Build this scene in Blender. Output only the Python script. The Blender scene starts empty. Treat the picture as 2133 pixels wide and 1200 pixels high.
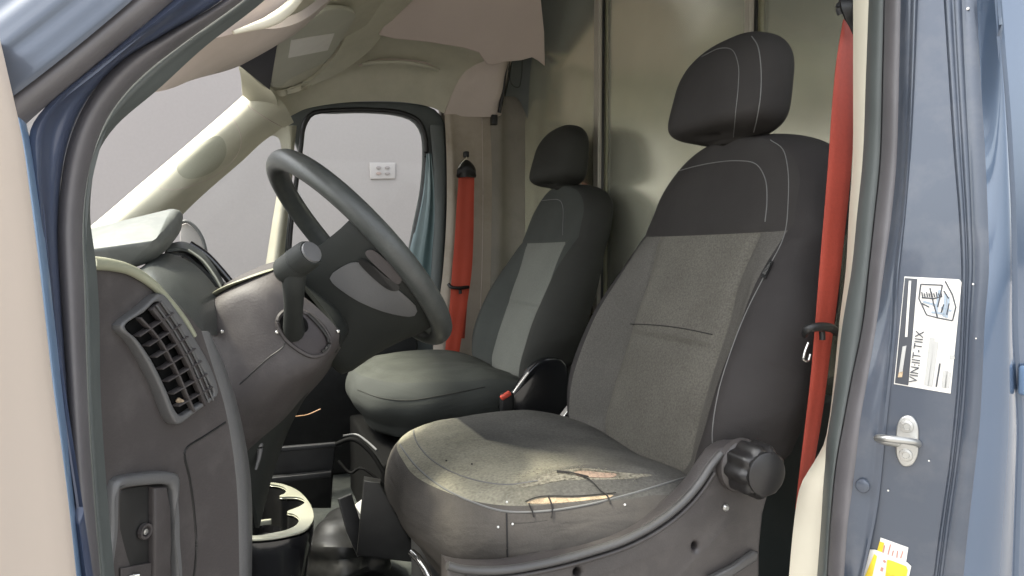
import bpy, bmesh, math, random
from mathutils import Vector, Matrix
from mathutils.bvhtree import BVHTree
R = math.radians
random.seed(7)
scene = bpy.context.scene
COL = scene.collection

# ------------------------------------------------------------------ camera
CAM = Vector((0.0, -0.6, 1.35)); YAW = R(20); PIT = R(2.7); FPX = 1500.0
cd = bpy.data.cameras.new('camera'); cam = bpy.data.objects.new('camera', cd); COL.objects.link(cam)
cd.sensor_width = 36; cd.lens = 36*FPX/2133; cd.clip_start = .01; cd.clip_end = 500
Fv = Vector((math.sin(YAW)*math.cos(PIT), math.cos(YAW)*math.cos(PIT), -math.sin(PIT)))
Rv = Vector((math.cos(YAW), -math.sin(YAW), 0)); Uv = Rv.cross(Fv)
cam.matrix_world = Matrix.Translation(CAM) @ Matrix((Rv, Uv, -Fv)).transposed().to_4x4()
scene.camera = cam
# ------------------------------------------------------------------ light
SUN_EL, SUN_AZ = R(60), R(170)     # azimuth measured from +X towards +Y, where the sun stands
world = bpy.data.worlds.new('World'); scene.world = world; world.use_nodes = True
wn = world.node_tree; bg = wn.nodes['Background']
sky = wn.nodes.new('ShaderNodeTexSky'); sky.sky_type = 'NISHITA'; sky.sun_disc = False
sky.sun_elevation = SUN_EL; sky.sun_rotation = R(90) - SUN_AZ
sky.air_density = 1.2; sky.dust_density = 4.0; sky.ozone_density = 1.2
hs = wn.nodes.new('ShaderNodeHueSaturation'); hs.inputs['Saturation'].default_value = .28     # thin high haze
wn.links.new(sky.outputs[0], hs.inputs['Color']); wn.links.new(hs.outputs[0], bg.inputs[0]); bg.inputs[1].default_value = 0.15
sl = bpy.data.lights.new('sun', 'SUN'); sl.energy = 2.0; sl.angle = R(8); sl.color = (1, .93, .76)
so = bpy.data.objects.new('sun', sl); COL.objects.link(so)
sd = Vector((math.cos(SUN_AZ)*math.cos(SUN_EL), math.sin(SUN_AZ)*math.cos(SUN_EL), math.sin(SUN_EL)))
so.rotation_euler = sd.to_track_quat('Z', 'Y').to_euler(); so.location = (0, 0, 8)
vs = scene.view_settings
vs.view_transform = 'Standard'; vs.look = 'None'; vs.gamma = 1; vs.exposure = 2.15; vs.use_curve_mapping = False
scene.cycles.max_bounces = 8; scene.cycles.diffuse_bounces = 5

# ------------------------------------------------------------------ projection helpers
def ray(px, py): return Fv + Rv*((px-1066.5)/FPX) + Uv*((600-py)/FPX)
def W(px, py, y=None, x=None, z=None, d=None):
    r = ray(px, py)
    if y is not None: t = (y-CAM.y)/r.y
    elif x is not None: t = (x-CAM.x)/r.x
    elif z is not None: t = (z-CAM.z)/r.z
    else: t = d
    return CAM + r*t
class Plane:
    def __init__(s, a, b, c):
        s.p = a; s.n = (b-a).cross(c-a).normalized()
        if s.n.dot(CAM-a) < 0: s.n = -s.n
    def at(s, px, py, off=0):
        r = ray(px, py); p = s.p + s.n*off
        return CAM + r*((p-CAM).dot(s.n)/r.dot(s.n))
def crom(P, n, closed=False):
    """n points along a Catmull-Rom spline through P, even in chord length"""
    P = [Vector(p) for p in P]
    if len(P) == 1: return [P[0].copy() for _ in range(n)]
    m = len(P); segs = m if closed else m-1
    g = lambda i: P[i % m] if closed else P[max(0, min(m-1, i))]
    dense = []
    for i in range(segs):
        p0, p1, p2, p3 = g(i-1), g(i), g(i+1), g(i+2)
        if not closed and i == 0: p0 = p1*2-p2
        if not closed and i == segs-1: p3 = p2*2-p1
        # centripetal parametrisation keeps corners tidy
        t0 = 0; t1 = t0+max(1e-6, (p1-p0).length**.5); t2 = t1+max(1e-6, (p2-p1).length**.5); t3 = t2+max(1e-6, (p3-p2).length**.5)
        for k in range(12):
            t = t1+(t2-t1)*k/12
            A1 = p0*((t1-t)/(t1-t0))+p1*((t-t0)/(t1-t0)); A2 = p1*((t2-t)/(t2-t1))+p2*((t-t1)/(t2-t1)); A3 = p2*((t3-t)/(t3-t2))+p3*((t-t2)/(t3-t2))
            B1 = A1*((t2-t)/(t2-t0))+A2*((t-t0)/(t2-t0)); B2 = A2*((t3-t)/(t3-t1))+A3*((t-t1)/(t3-t1))
            dense.append(B1*((t2-t)/(t2-t1))+B2*((t-t1)/(t2-t1)))
    dense.append(P[0].copy() if closed else P[-1].copy())
    L = [0]
    for a, b in zip(dense, dense[1:]): L.append(L[-1]+(b-a).length)
    out = []; j = 0; N = n if closed else n-1
    for k in range(n):
        s = L[-1]*k/N
        while j < len(L)-2 and L[j+1] < s: j += 1
        f = 0 if L[j+1] == L[j] else (s-L[j])/(L[j+1]-L[j])
        out.append(dense[j].lerp(dense[j+1], f))
    return out
def c2(P, n, closed=False): return [(v.x, v.y) for v in crom([(p[0], p[1], 0) for p in P], n, closed)]

# ------------------------------------------------------------------ object helpers
OFF = {}
def tag(o, label=None, cat=None, group=None, kind=None):
    if label: o['label'] = label
    if cat: o['category'] = cat
    if group: o['group'] = group
    if kind: o['kind'] = kind
    return o
def thing(name, loc, label, cat, group=None):
    o = bpy.data.objects.new(name, None); COL.objects.link(o); o.location = loc; o.empty_display_size = .05
    OFF[o.name] = Vector(loc); return tag(o, label, cat, group)
def link(name, me, mat, parent=None, smooth=40):
    mats = mat if isinstance(mat, (list, tuple)) else [mat]
    if len(me.materials) == 0:
        for m in mats: me.materials.append(m)
    if smooth:
        me.shade_smooth(); me.set_sharp_from_angle(angle=R(smooth))
    o = bpy.data.objects.new(name, me); COL.objects.link(o)
    if parent: off = OFF[parent.name]; o.parent = parent; OFF[o.name] = off.copy()
    else:
        xs = [v.co for v in me.vertices]
        off = Vector(((min(v.x for v in xs)+max(v.x for v in xs))/2, (min(v.y for v in xs)+max(v.y for v in xs))/2, min(v.z for v in xs)))
        o.location = off; OFF[o.name] = off.copy()
    me.transform(Matrix.Translation(-off)); me.update()
    return o
def from_bm(bm):
    me = bpy.data.meshes.new('m'); bm.to_mesh(me); bm.free(); return me
def grid(bm, rows, closeu=False, closev=False, mi=0, flip=False):
    V = [[bm.verts.new(p) for p in r] for r in rows]
    n, m = len(V), len(V[0])
    for i in range(n if closev else n-1):
        for j in range(m if closeu else m-1):
            q = [V[i][j], V[i][(j+1) % m], V[(i+1) % n][(j+1) % m], V[(i+1) % n][j]]
            if flip: q.reverse()
            try:
                f = bm.faces.new(q); f.material_index = mi if isinstance(mi, int) else mi(i, j)
            except ValueError: pass
    return V
def face_cam(bm):
    s = 0
    for f in bm.faces: s += f.normal.dot(CAM-f.calc_center_median())*f.calc_area()
    if s < 0: bmesh.ops.reverse_faces(bm, faces=bm.faces[:])
def shell(bm, thick):
    """give an open sheet facing the camera a back and rims"""
    bm.normal_update(); face_cam(bm); bm.normal_update()
    g = bmesh.ops.duplicate(bm, geom=bm.faces[:])
    vmap = g['vert_map']; nf = [f for f in g['geom'] if isinstance(f, bmesh.types.BMFace)]
    orig = [v for v in bm.verts if v in vmap and v not in [x for x in ()]]
    fronts = set(bm.faces) - set(nf)
    ov = set(v for f in fronts for v in f.verts)
    for v in ov: vmap[v].co = v.co - v.normal*thick
    bmesh.ops.reverse_faces(bm, faces=nf)
    for e in [e for e in bm.edges if e.is_boundary and e.verts[0] in ov and e.verts[1] in ov]:
        a, b = e.verts; f = e.link_faces[0]
        for l in f.loops:
            if l.edge == e: a, b = l.vert, l.link_loop_next.vert
        nfc = bm.faces.new([b, a, vmap[a], vmap[b]]); nfc.material_index = f.material_index
def patch(name, rows, mat, parent=None, nu=40, nv=16, thick=.004, smooth=50):
    """rows of (px, py, Y) or Vectors, lofted into a curved sheet with real thickness"""
    P = []
    for r in rows:
        pts = [p if isinstance(p, Vector) else W(p[0], p[1], y=p[2]) for p in r]
        P.append(crom(pts, nu))
    colm = [crom([r[j] for r in P], nv) for j in range(nu)]
    rws = [[colm[j][i] for j in range(nu)] for i in range(nv)]
    bm = bmesh.new(); grid(bm, rws); bmesh.ops.remove_doubles(bm, verts=bm.verts[:], dist=1e-6)
    shell(bm, thick)
    return link(name, from_bm(bm), mat, parent, smooth)
def wb(L, YL, n):
    """pixel curve -> world curve; points may carry their own Y"""
    return crom([W(p[0], p[1], y=(p[2] if len(p) > 2 else YL)) for p in L], n)
def band(name, L, Rr, YL, YR, bulge, mat, parent=None, n=60, m=9, thick=.004, prof=None, smooth=50):
    A, B = wb(L, YL, n), wb(Rr, YR, n); rows = []
    for k in range(m):
        t = k/(m-1); row = []
        for i in range(n):
            p = A[i].lerp(B[i], t); d = (CAM-p).normalized()
            h = prof(t) if prof else (1-abs(2*t-1)**2.2)
            row.append(p + d*bulge*h)
        rows.append(row)
    bm = bmesh.new(); grid(bm, rows); shell(bm, thick)
    return link(name, from_bm(bm), mat, parent, smooth)
def sweep_bm(bm, path, prof, up=Vector((0, 0, 1)), closed=False, cap=True, scale=None, mi=0):
    n = len(path); rings = []
    for i, p in enumerate(path):
        a = path[(i-1) % n] if (closed or i > 0) else p; b = path[(i+1) % n] if (closed or i < n-1) else p
        T = (b-a).normalized(); u = up(i) if callable(up) else up
        N = (u-T*u.dot(T))
        N = N.normalized() if N.length > 1e-5 else T.orthogonal().normalized()
        B = T.cross(N); s = scale(i/(n-1)) if scale else 1
        rings.append([p+N*(q[0]*s)+B*(q[1]*s) for q in prof])
    V = grid(bm, rings, closeu=True, closev=closed, mi=mi)
    if cap and not closed:
        for r, fl in ((V[0], True), (V[-1], False)):
            try:
                f = bm.faces.new(r if fl is False else list(reversed(r))); f.material_index = mi
            except ValueError: pass
def circ(r, n=12, r2=None): return [(r*math.cos(2*math.pi*k/n), (r2 or r)*math.sin(2*math.pi*k/n)) for k in range(n)]
def rrect(w, h, r, n=4):
    o = []
    for cx, cy, a0 in ((w-r, h-r, 0), (-w+r, h-r, 90), (-w+r, -h+r, 180), (w-r, -h+r, 270)):
        for k in range(n+1):
            a = R(a0+90*k/n); o.append((cx+r*math.cos(a), cy+r*math.sin(a)))
    return o
def tube(name, pts, r, mat, parent=None, n=None, up=Vector((0, 0, 1)), closed=False, prof=None, scale=None, seg=10):
    path = crom(pts, n or max(8, len(pts)*6), closed)
    bm = bmesh.new(); sweep_bm(bm, path, prof or circ(r, seg), up, closed, scale=scale)
    bmesh.ops.recalc_face_normals(bm, faces=bm.faces[:])
    return link(name, from_bm(bm), mat, parent)
def plate(name, loops, normal, thick, bev, mat, parent=None, smooth=35, res=2, front=True):
    """flat plate with holes: loops of world points (first = outline), body extends behind the plane"""
    n = Vector(normal).normalized(); u = n.orthogonal().normalized(); v = n.cross(u); o = Vector(loops[0][0])
    cu = bpy.data.curves.new('c', 'CURVE'); cu.dimensions = '2D'; cu.fill_mode = 'BOTH'
    cu.extrude = max(1e-5, thick/2-bev); cu.bevel_depth = bev; cu.bevel_resolution = res; cu.offset = -bev
    for lp in loops:
        sp = cu.splines.new('POLY'); sp.points.add(len(lp)-1); sp.use_cyclic_u = True
        for k, p in enumerate(lp):
            d = Vector(p)-o; sp.points[k].co = (d.dot(u), d.dot(v), 0, 1)
    ob = bpy.data.objects.new('tmp', cu)
    me = bpy.data.meshes.new_from_object(ob); bpy.data.objects.remove(ob)
    M = Matrix((u, v, n)).transposed().to_4x4(); M.translation = o - n*(thick/2)
    me.transform(M); me.materials.clear()
    bm = bmesh.new(); bm.from_mesh(me); bmesh.ops.remove_doubles(bm, verts=bm.verts[:], dist=2e-6); bmesh.ops.recalc_face_normals(bm, faces=bm.faces[:])
    for f in bm.faces: f.material_index = 0
    bpy.data.meshes.remove(me)
    return link(name, from_bm(bm), mat, parent, smooth)
def box_bm(bm, c, s, rot=None, mi=0):
    g = bmesh.ops.create_cube(bm, size=1)
    for v in g['verts']:
        q = Vector((v.co.x*s[0], v.co.y*s[1], v.co.z*s[2]))
        if rot: q = rot @ q
        v.co = q+Vector(c)
    return g['verts']
def box(name, c, s, mat, parent=None, bev=.004, rot=None):
    bm = bmesh.new(); box_bm(bm, c, s, rot)
    if bev: bmesh.ops.bevel(bm, geom=bm.edges[:], offset=bev, segments=3, affect='EDGES', profile=.5)
    bmesh.ops.recalc_face_normals(bm, faces=bm.faces[:])
    return link(name, from_bm(bm), mat, parent, 35)
def lathe(name, c, axis, prof, mat, parent=None, n=24, lobes=0, amp=0, smooth=35):
    ax = Vector(axis).normalized(); u = ax.orthogonal().normalized(); v = ax.cross(u); rows = []
    for (h, r) in prof:
        rows.append([Vector(c)+ax*h+(u*math.cos(a)+v*math.sin(a))*(r*(1+amp*math.cos(lobes*a))) for a in [2*math.pi*k/n for k in range(n)]])
    bm = bmesh.new(); V = grid(bm, rows, closeu=True)
    for r in (V[0], V[-1]):
        if (r[0].co-r[n//2].co).length > 1e-4: bm.faces.new(r)
    bmesh.ops.remove_doubles(bm, verts=bm.verts[:], dist=1e-6); bmesh.ops.recalc_face_normals(bm, faces=bm.faces[:])
    return link(name, from_bm(bm), mat, parent, smooth)

# ------------------------------------------------------------------ materials
def mat(name, col, rough=.5, metal=0, bump=None, var=None, coat=0, spec=.5, var2=None, sheen=0, craze=None, dust=None, wrinkle=None):
    """bump=(scale, strength, distance); var=(scale, amount); dust=(scale, colour, amount)"""
    m = bpy.data.materials.new(name); m.use_nodes = True; nt = m.node_tree; b = nt.nodes['Principled BSDF']
    b.inputs['Roughness'].default_value = rough; b.inputs['Metallic'].default_value = metal
    b.inputs['Coat Weight'].default_value = coat; b.inputs['Coat Roughness'].default_value = .06
    b.inputs['Specular IOR Level'].default_value = spec
    if sheen: b.inputs['Sheen Weight'].default_value = sheen; b.inputs['Sheen Roughness'].default_value = .5
    tc = nt.nodes.new('ShaderNodeTexCoord')
    c = (*col, 1); last = None
    rgb = nt.nodes.new('ShaderNodeRGB'); rgb.outputs[0].default_value = c; last = rgb.outputs[0]
    for vv in (var, var2):
        if not vv: continue
        no = nt.nodes.new('ShaderNodeTexNoise'); no.inputs['Scale'].default_value = vv[0]; no.inputs['Detail'].default_value = 4
        nt.links.new(tc.outputs['Object'], no.inputs['Vector'])
        mr = nt.nodes.new('ShaderNodeMapRange'); mr.inputs[1].default_value = .3; mr.inputs[2].default_value = .7
        mr.inputs[3].default_value = 1-vv[1]; mr.inputs[4].default_value = 1+vv[1]
        nt.links.new(no.outputs[0], mr.inputs[0])
        mx = nt.nodes.new('ShaderNodeVectorMath'); mx.operation = 'SCALE'
        nt.links.new(last, mx.inputs[0]); nt.links.new(mr.outputs[0], mx.inputs['Scale']); last = mx.outputs[0]
    if dust:
        no = nt.nodes.new('ShaderNodeTexNoise'); no.inputs['Scale'].default_value = dust[0]; no.inputs['Detail'].default_value = 8; no.inputs['Roughness'].default_value = .65
        nt.links.new(tc.outputs['Object'], no.inputs['Vector'])
        mr = nt.nodes.new('ShaderNodeMapRange'); mr.inputs[1].default_value = .48; mr.inputs[2].default_value = .72; mr.inputs[3].default_value = 0; mr.inputs[4].default_value = dust[2]
        nt.links.new(no.outputs[0], mr.inputs[0])
        mx = nt.nodes.new('ShaderNodeMix'); mx.data_type = 'RGBA'
        nt.links.new(mr.outputs[0], mx.inputs[0]); nt.links.new(last, mx.inputs[6]); mx.inputs[7].default_value = (*dust[1], 1); last = mx.outputs[2]
        rr = nt.nodes.new('ShaderNodeMapRange'); rr.inputs[3].default_value = rough; rr.inputs[4].default_value = min(1, rough+.3)
        nt.links.new(mr.outputs[0], rr.inputs[0]); nt.links.new(rr.outputs[0], b.inputs['Roughness'])
    nt.links.new(last, b.inputs['Base Color'])
    if bump:
        no = nt.nodes.new('ShaderNodeTexNoise'); no.inputs['Scale'].default_value = bump[0]; no.inputs['Detail'].default_value = 3
        nt.links.new(tc.outputs['Object'], no.inputs['Vector'])
        bp = nt.nodes.new('ShaderNodeBump'); bp.inputs['Strength'].default_value = bump[1]; bp.inputs['Distance'].default_value = bump[2]
        nt.links.new(no.outputs[0], bp.inputs['Height']); nt.links.new(bp.outputs[0], b.inputs['Normal'])
        if wrinkle:
            n2 = nt.nodes.new('ShaderNodeTexNoise'); n2.inputs['Scale'].default_value = wrinkle[0]; n2.inputs['Detail'].default_value = 3; n2.inputs['Distortion'].default_value = 1.2
            mp = nt.nodes.new('ShaderNodeMapping'); mp.inputs['Scale'].default_value = (.6, .6, 1.7); nt.links.new(tc.outputs['Object'], mp.inputs[0]); nt.links.new(mp.outputs[0], n2.inputs['Vector'])
            b2 = nt.nodes.new('ShaderNodeBump'); b2.inputs['Strength'].default_value = wrinkle[1]; b2.inputs['Distance'].default_value = wrinkle[2]
            nt.links.new(n2.outputs[0], b2.inputs['Height']); nt.links.new(b2.outputs[0], bp.inputs['Normal'])
    return m
def glass_mat(name, tint=(.95, .97, .96)):
    m = bpy.data.materials.new(name); m.use_nodes = True; nt = m.node_tree
    for n in list(nt.nodes): nt.nodes.remove(n)
    o = nt.nodes.new('ShaderNodeOutputMaterial'); t = nt.nodes.new('ShaderNodeBsdfTransparent'); g = nt.nodes.new('ShaderNodeBsdfGlossy')
    t.inputs[0].default_value = (*tint, 1); g.inputs['Roughness'].default_value = .02
    f = nt.nodes.new('ShaderNodeFresnel'); f.inputs[0].default_value = 1.25; x = nt.nodes.new('ShaderNodeMixShader')
    nt.links.new(f.outputs[0], x.inputs[0]); nt.links.new(t.outputs[0], x.inputs[1]); nt.links.new(g.outputs[0], x.inputs[2]); nt.links.new(x.outputs[0], o.inputs[0])
    return m
M = dict(
    paint=mat('paint', (.060, .074, .100), .34, .35, coat=.6, var=(3, .06), dust=(14, (.17, .175, .19), .30)),
    paint_ext=mat('paint_ext', (.075, .11, .17), .22, .4, coat=1, var=(3, .06)),  # bluer than the other paint: reflected sky put into the colour
    paint_dark=mat('paint_dark', (.05, .065, .11), .38, .2, coat=.5),
    paint_door=mat('paint_door', (.16, .24, .36), .3, .3, coat=.6),
    rubber=mat('rubber', (.105, .10, .105), .45, spec=.6, var=(20, .12), bump=(300, .15, .001)),
    rubber_green=mat('rubber_green', (.075, .085, .082), .5, spec=.5, var=(14, .1)),
    dash=mat('dash', (.046, .040, .039), .62, bump=(380, .4, .0009), var=(8, .08), dust=(30, (.16, .15, .14), .18)),
    dash_gray=mat('dash_gray', (.10, .10, .10), .42, bump=(380, .35, .0008), var=(10, .08)),
    dash_light=mat('dash_light', (.105, .112, .104), .5, bump=(900, .15, .0005), var=(7, .07), dust=(40, (.4, .4, .36), .15)),
    dash_highlight=mat('dash_highlight', (.27, .275, .20), .35, var=(18, .1)),  # pale tone for painted highlights along the dash and column edges
    black=mat('black', (.009, .009, .009), .42, var=(15, .2), dust=(25, (.045, .045, .042), .25)),
    dash_recess=mat('dash_recess', (.030, .024, .025), .6, bump=(350, .3, .0008)),
    void=mat('void', (.004, .004, .004), .8, spec=.1),
    knob=mat('knob', (.016, .015, .015), .35, var=(20, .1), dust=(30, (.06, .06, .055), .2)),
    gloss_black=mat('gloss_black', (.010, .010, .011), .14, coat=.4),
    wheel=mat('wheel', (.050, .054, .051), .38, bump=(380, .35, .0008), var=(9, .08), dust=(30, (.13, .14, .13), .25)),
    wheel_dark=mat('wheel_dark', (.019, .021, .019), .62, spec=.3, bump=(700, .2, .0005), var=(12, .12)),
    beige=mat('beige', (.46, .44, .345), .55, bump=(500, .12, .0006), var=(5, .05), var2=(28, .03), dust=(9, (.30, .28, .21), .3)),
    beige_warm=mat('beige_warm', (.50, .43, .38), .65, bump=(500, .15, .0006), var=(4, .05), dust=(7, (.33, .28, .23), .25)),
    beige_dark=mat('beige_dark', (.50, .42, .375), .75, bump=(700, .2, .0006), var=(4, .06)),
    grille=mat('grille', (.33, .325, .25), .7, bump=(1200, .5, .001)),
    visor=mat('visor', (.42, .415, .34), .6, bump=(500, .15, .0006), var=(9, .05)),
    pillar=mat('pillar', (.36, .31, .25), .6, bump=(400, .2, .0008), var=(6, .08), dust=(8, (.20, .17, .12), .5)),
    side_lining=mat('side_lining', (.22, .20, .165), .6, bump=(60, .3, .003), var=(7, .12), dust=(6, (.12, .11, .09), .6)),
    cream=mat('cream', (.60, .56, .45), .5, var=(10, .04)),
    door_trim=mat('door_trim', (.68, .58, .49), .6, bump=(500, .1, .0005), var=(3, .03)),
    teal=mat('teal', (.075, .12, .125), .3, .2, coat=.5, var=(8, .12)),
    bulk=mat('bulk', (.86, .86, .69), .22, .74, bump=(3, .05, .003), var=(3, .05), var2=(12, .03), dust=(4, (.62, .60, .50), .16)),
    bulk_rib=mat('bulk_rib', (.44, .41, .34), .45, .15, var=(8, .1)),
    bulk_low=mat('bulk_low', (.065, .075, .07), .55, var=(4, .12), dust=(8, (.12, .12, .11), .3)),
    fab_light=mat('fab_light', (.130, .122, .104), .9, spec=.15, wrinkle=(6, .3, .010), bump=(420, .6, .0015), var=(330, .22), var2=(9, .10)),
    fab_seat=mat('fab_seat', (.095, .091, .08), .9, spec=.15, bump=(420, .6, .0015), var=(330, .3), var2=(9, .10)),
    fab_mid=mat('fab_mid', (.105, .099, .088), .9, spec=.15, wrinkle=(7, .3, .010), bump=(450, .5, .0013), var=(400, .2), var2=(8, .10)),
    fab_dark=mat('fab_dark', (.040, .037, .035), .8, spec=.15, wrinkle=(6, .3, .010), bump=(600, .4, .001), var=(12, .08)),
    fab_side=mat('fab_side', (.034, .031, .030), .7, spec=.15, wrinkle=(6, .4, .012), bump=(600, .35, .001), var=(10, .12)),
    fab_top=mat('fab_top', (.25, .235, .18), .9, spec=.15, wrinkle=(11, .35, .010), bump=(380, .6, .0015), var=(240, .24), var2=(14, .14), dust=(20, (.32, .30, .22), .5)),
    fab_front=mat('fab_front', (.085, .078, .070), .8, spec=.15, wrinkle=(9, .5, .012), bump=(500, .4, .001), var=(12, .14), var2=(400, .08), dust=(9, (.14, .125, .105), .5)),
    pass_top=mat('pass_top', (.055, .058, .050), .8, spec=.15, wrinkle=(9, .5, .014), bump=(380, .4, .001), var=(12, .15), var2=(300, .08)),
    pass_light=mat('pass_light', (.145, .148, .130), .85, spec=.15, bump=(420, .4, .001), var=(300, .1), var2=(8, .06)),
    pass_mid=mat('pass_mid', (.052, .055, .050), .85, spec=.15, wrinkle=(7, .3, .010), bump=(420, .4, .001), var=(8, .1)),
    pass_dark=mat('pass_dark', (.036, .036, .032), .8, spec=.15, wrinkle=(6, .4, .012), bump=(420, .3, .001), var=(8, .1)),
    thread=mat('thread', (.15, .148, .142), .7),
    piping=mat('piping', (.19, .19, .18), .6),
    thread_dark=mat('thread_dark', (.02, .018, .017), .8),
    foam=mat('foam', (.42, .32, .21), .95, bump=(260, .9, .003), var=(70, .35), var2=(300, .2)),
    foam_pink=mat('foam_pink', (.30, .215, .16), .95, bump=(260, .9, .003), var=(120, .25)),
    frayed=mat('frayed', (.20, .185, .145), .95, bump=(500, 1, .003), var=(220, .5)),
    cover=mat('cover', (.05, .045, .044), .42, bump=(380, .35, .0008), var=(9, .12), dust=(28, (.12, .11, .10), .3)),
    cover_edge=mat('cover_edge', (.065, .064, .063), .4, var=(20, .12)),
    belt=mat('belt', (.33, .05, .03), .6, bump=(500, .4, .0008), var=(10, .1), var2=(200, .06)),
    belt_pass=mat('belt_pass', (.40, .05, .022), .6, bump=(500, .3, .0008), var=(10, .12)),
    chrome=mat('chrome', (.62, .61, .58), .22, .95),
    steel=mat('steel', (.46, .46, .44), .34, .8, var=(60, .1)),
    white=mat('white', (.74, .73, .70), .5),
    label_w=mat('label_w', (.70, .68, .63), .45, var=(25, .04)),
    ink=mat('ink', (.05, .055, .065), .5), ink_blue=mat('ink_blue', (.30, .36, .42), .5), ink_pale=mat('ink_pale', (.42, .42, .40), .5),
    ink_red=mat('ink_red', (.45, .22, .18), .5),
    yellow=mat('yellow', (.72, .52, .03), .45, var=(60, .25)),
    tint=mat('tint', (.028, .027, .04), .75, var=(10, .1)),
    cup_rim=mat('cup_rim', (.36, .36, .28), .16, coat=.9, var=(14, .05)),
    mat_floor=mat('mat_floor', (.026, .030, .028), .6, bump=(45, .5, .004), var=(12, .2), dust=(16, (.085, .09, .08), .6)),
    dark_metal=mat('dark_metal', (.035, .035, .036), .4, .3, var=(20, .2)),
    wall=mat('wall', (.315, .292, .28), .9, bump=(40, .15, .004), var=(1.2, .03), var2=(60, .02)),
    ground=mat('ground', (.22, .21, .2), .9, bump=(30, .3, .01), var=(1.5, .1), var2=(60, .1)),
    outlet=mat('outlet', (.37, .345, .33), .6), outlet_dark=mat('outlet_dark', (.25, .225, .215), .6), outlet_gap=mat('outlet_gap', (.31, .24, .21), .6),
    red=mat('red', (.55, .07, .04), .4), orange=mat('orange', (.35, .2, .1), .5),
    glass=glass_mat('glass'), glass_q=glass_mat('glass_q'),
)
def m_(k): return M[k]

# ------------------------------------------------------------------ ground, backdrop wall
bm = bmesh.new(); grid(bm, [[Vector((x, y, 0)) for x in (-60, -20, 0, 20, 60)] for y in (-60, -20, 0, 20, 60)])
g = link('ground', from_bm(bm), M['ground'], smooth=0); tag(g, kind='structure')
w = box('wall', (0, 4.15, 1.9), (14, .3, 3.8), M['wall'], bev=0)
tag(w, 'plain pale grey painted wall seen through the far windows', 'wall')
ot = thing('wall_outlet', W(797, 372, y=4.0), 'small pale double wall outlet on the grey wall behind the passenger window', 'outlet')
plate('cover_plate', [[W(*p, y=3.99) for p in ((770, 339), (824, 339), (823, 372), (772, 373))]], (0, -1, 0), .012, .003, M['outlet'], ot)
for (x, y) in ((789, 349), (807, 349), (789, 361), (807, 361)):
    plate('socket', [[W(x+5*math.cos(a)*1.1, y+3*math.sin(a)*1.1, y=3.984) for a in [k*math.pi/5 for k in range(10)]]], (0, -1, 0), .006, .001, M['outlet_gap' if (x, y) == (789, 361) else 'outlet_dark'], ot)

# ------------------------------------------------------------------ THE VAN SHELL
van = thing('delivery_van', (.45, .95, 0), 'grey-blue delivery van whose open driver doorway frames the cab', 'van')
# --- left: driver A-pillar
Lout = [(-60, 262), (45, 187), (160, 97), (276, 0), (400, -110)]
band('pillar_skin', [(-330, 60), (-160, -60), (-20, -160), (120, -260), (250, -360)], Lout, .02, -.02, .014, M['paint'], van, n=50, m=40, thick=.006,
     prof=lambda t: math.sin(math.pi*t)+.05*math.sin(7*math.pi*t)+.03*math.sin(15*math.pi*t))
band('windscreen_seal', Lout, [(-30, 345), (57, 256), (200, 135), (362, 0), (480, -100)], -.015, 0, .007, M['rubber'], van)
Pout = [(480, -100), (362, 0), (200, 135), (95, 222), (62, 275), (66, 360), (78, 450), (92, 600), (113, 750), (135, 900), (160, 1060), (190, 1260)]
Pin = [(560, -100), (478, -8), (345, 72), (262, 122), (206, 178), (170, 235), (142, 310), (128, 390), (122, 480), (128, 620), (137, 760), (147, 900), (160, 1060), (186, 1260)]
band('door_frame', Pout, Pin, 0, .04, .012, M['paint_dark'], van, n=90, m=14, prof=lambda t: math.sin(math.pi*t)*.9+.35*math.sin(3*math.pi*t))
Sin = [(620, -100), (512, -4), (385, 88), (305, 150), (252, 205), (216, 262), (192, 330), (178, 400), (172, 480), (176, 620), (180, 760), (186, 900), (197, 1060), (215, 1260)]
band('door_seal', [(p[0]-2, p[1]-1) for p in Pin], Sin, .035, .05, .013, M['rubber'], van, n=90, m=12)
Iin = [(655, -100), (552, 0), (424, 100), (332, 184), (240, 264), (204, 320), (192, 380), (188, 452), (200, 550), (207, 660), (209, 800), (214, 900), (226, 1060), (245, 1260)]
band('seal_lip', [(p[0]-1, p[1]-1) for p in Sin], Iin, .052, .07, .006, M['rubber_green'], van, n=90, m=12, prof=lambda t: .5*math.sin(math.pi*t)+.5*max(0, math.sin(2*math.pi*t)))
# --- open driver's door at the far left
Dr = [(0, 95), (22, 190), (46, 300), (60, 400), (78, 540), (93, 670), (108, 800), (126, 930), (142, 1060), (166, 1290)]
De = [(12, 70), (38, 185), (62, 290), (80, 400), (99, 540), (114, 670), (128, 800), (143, 930), (157, 1060), (182, 1290)]
door = band('door', De, Dr, .0, -.012, .003, M['paint_door'], van, n=50, m=7, thick=.03); door['label'] = 'open driver door edge with a pale inner panel'
A = wb(Dr, -.012, 30); rows = []
for t, dx in ((0, 0), (.05, .006), (.2, .0), (.5, -.006), (1, -.02)):
    rows.append([p+Vector((dx, -.5*t, 0)) for p in A])
patch('door_panel', rows, M['door_trim'], door, nu=40, nv=24, thick=.03)

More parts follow.
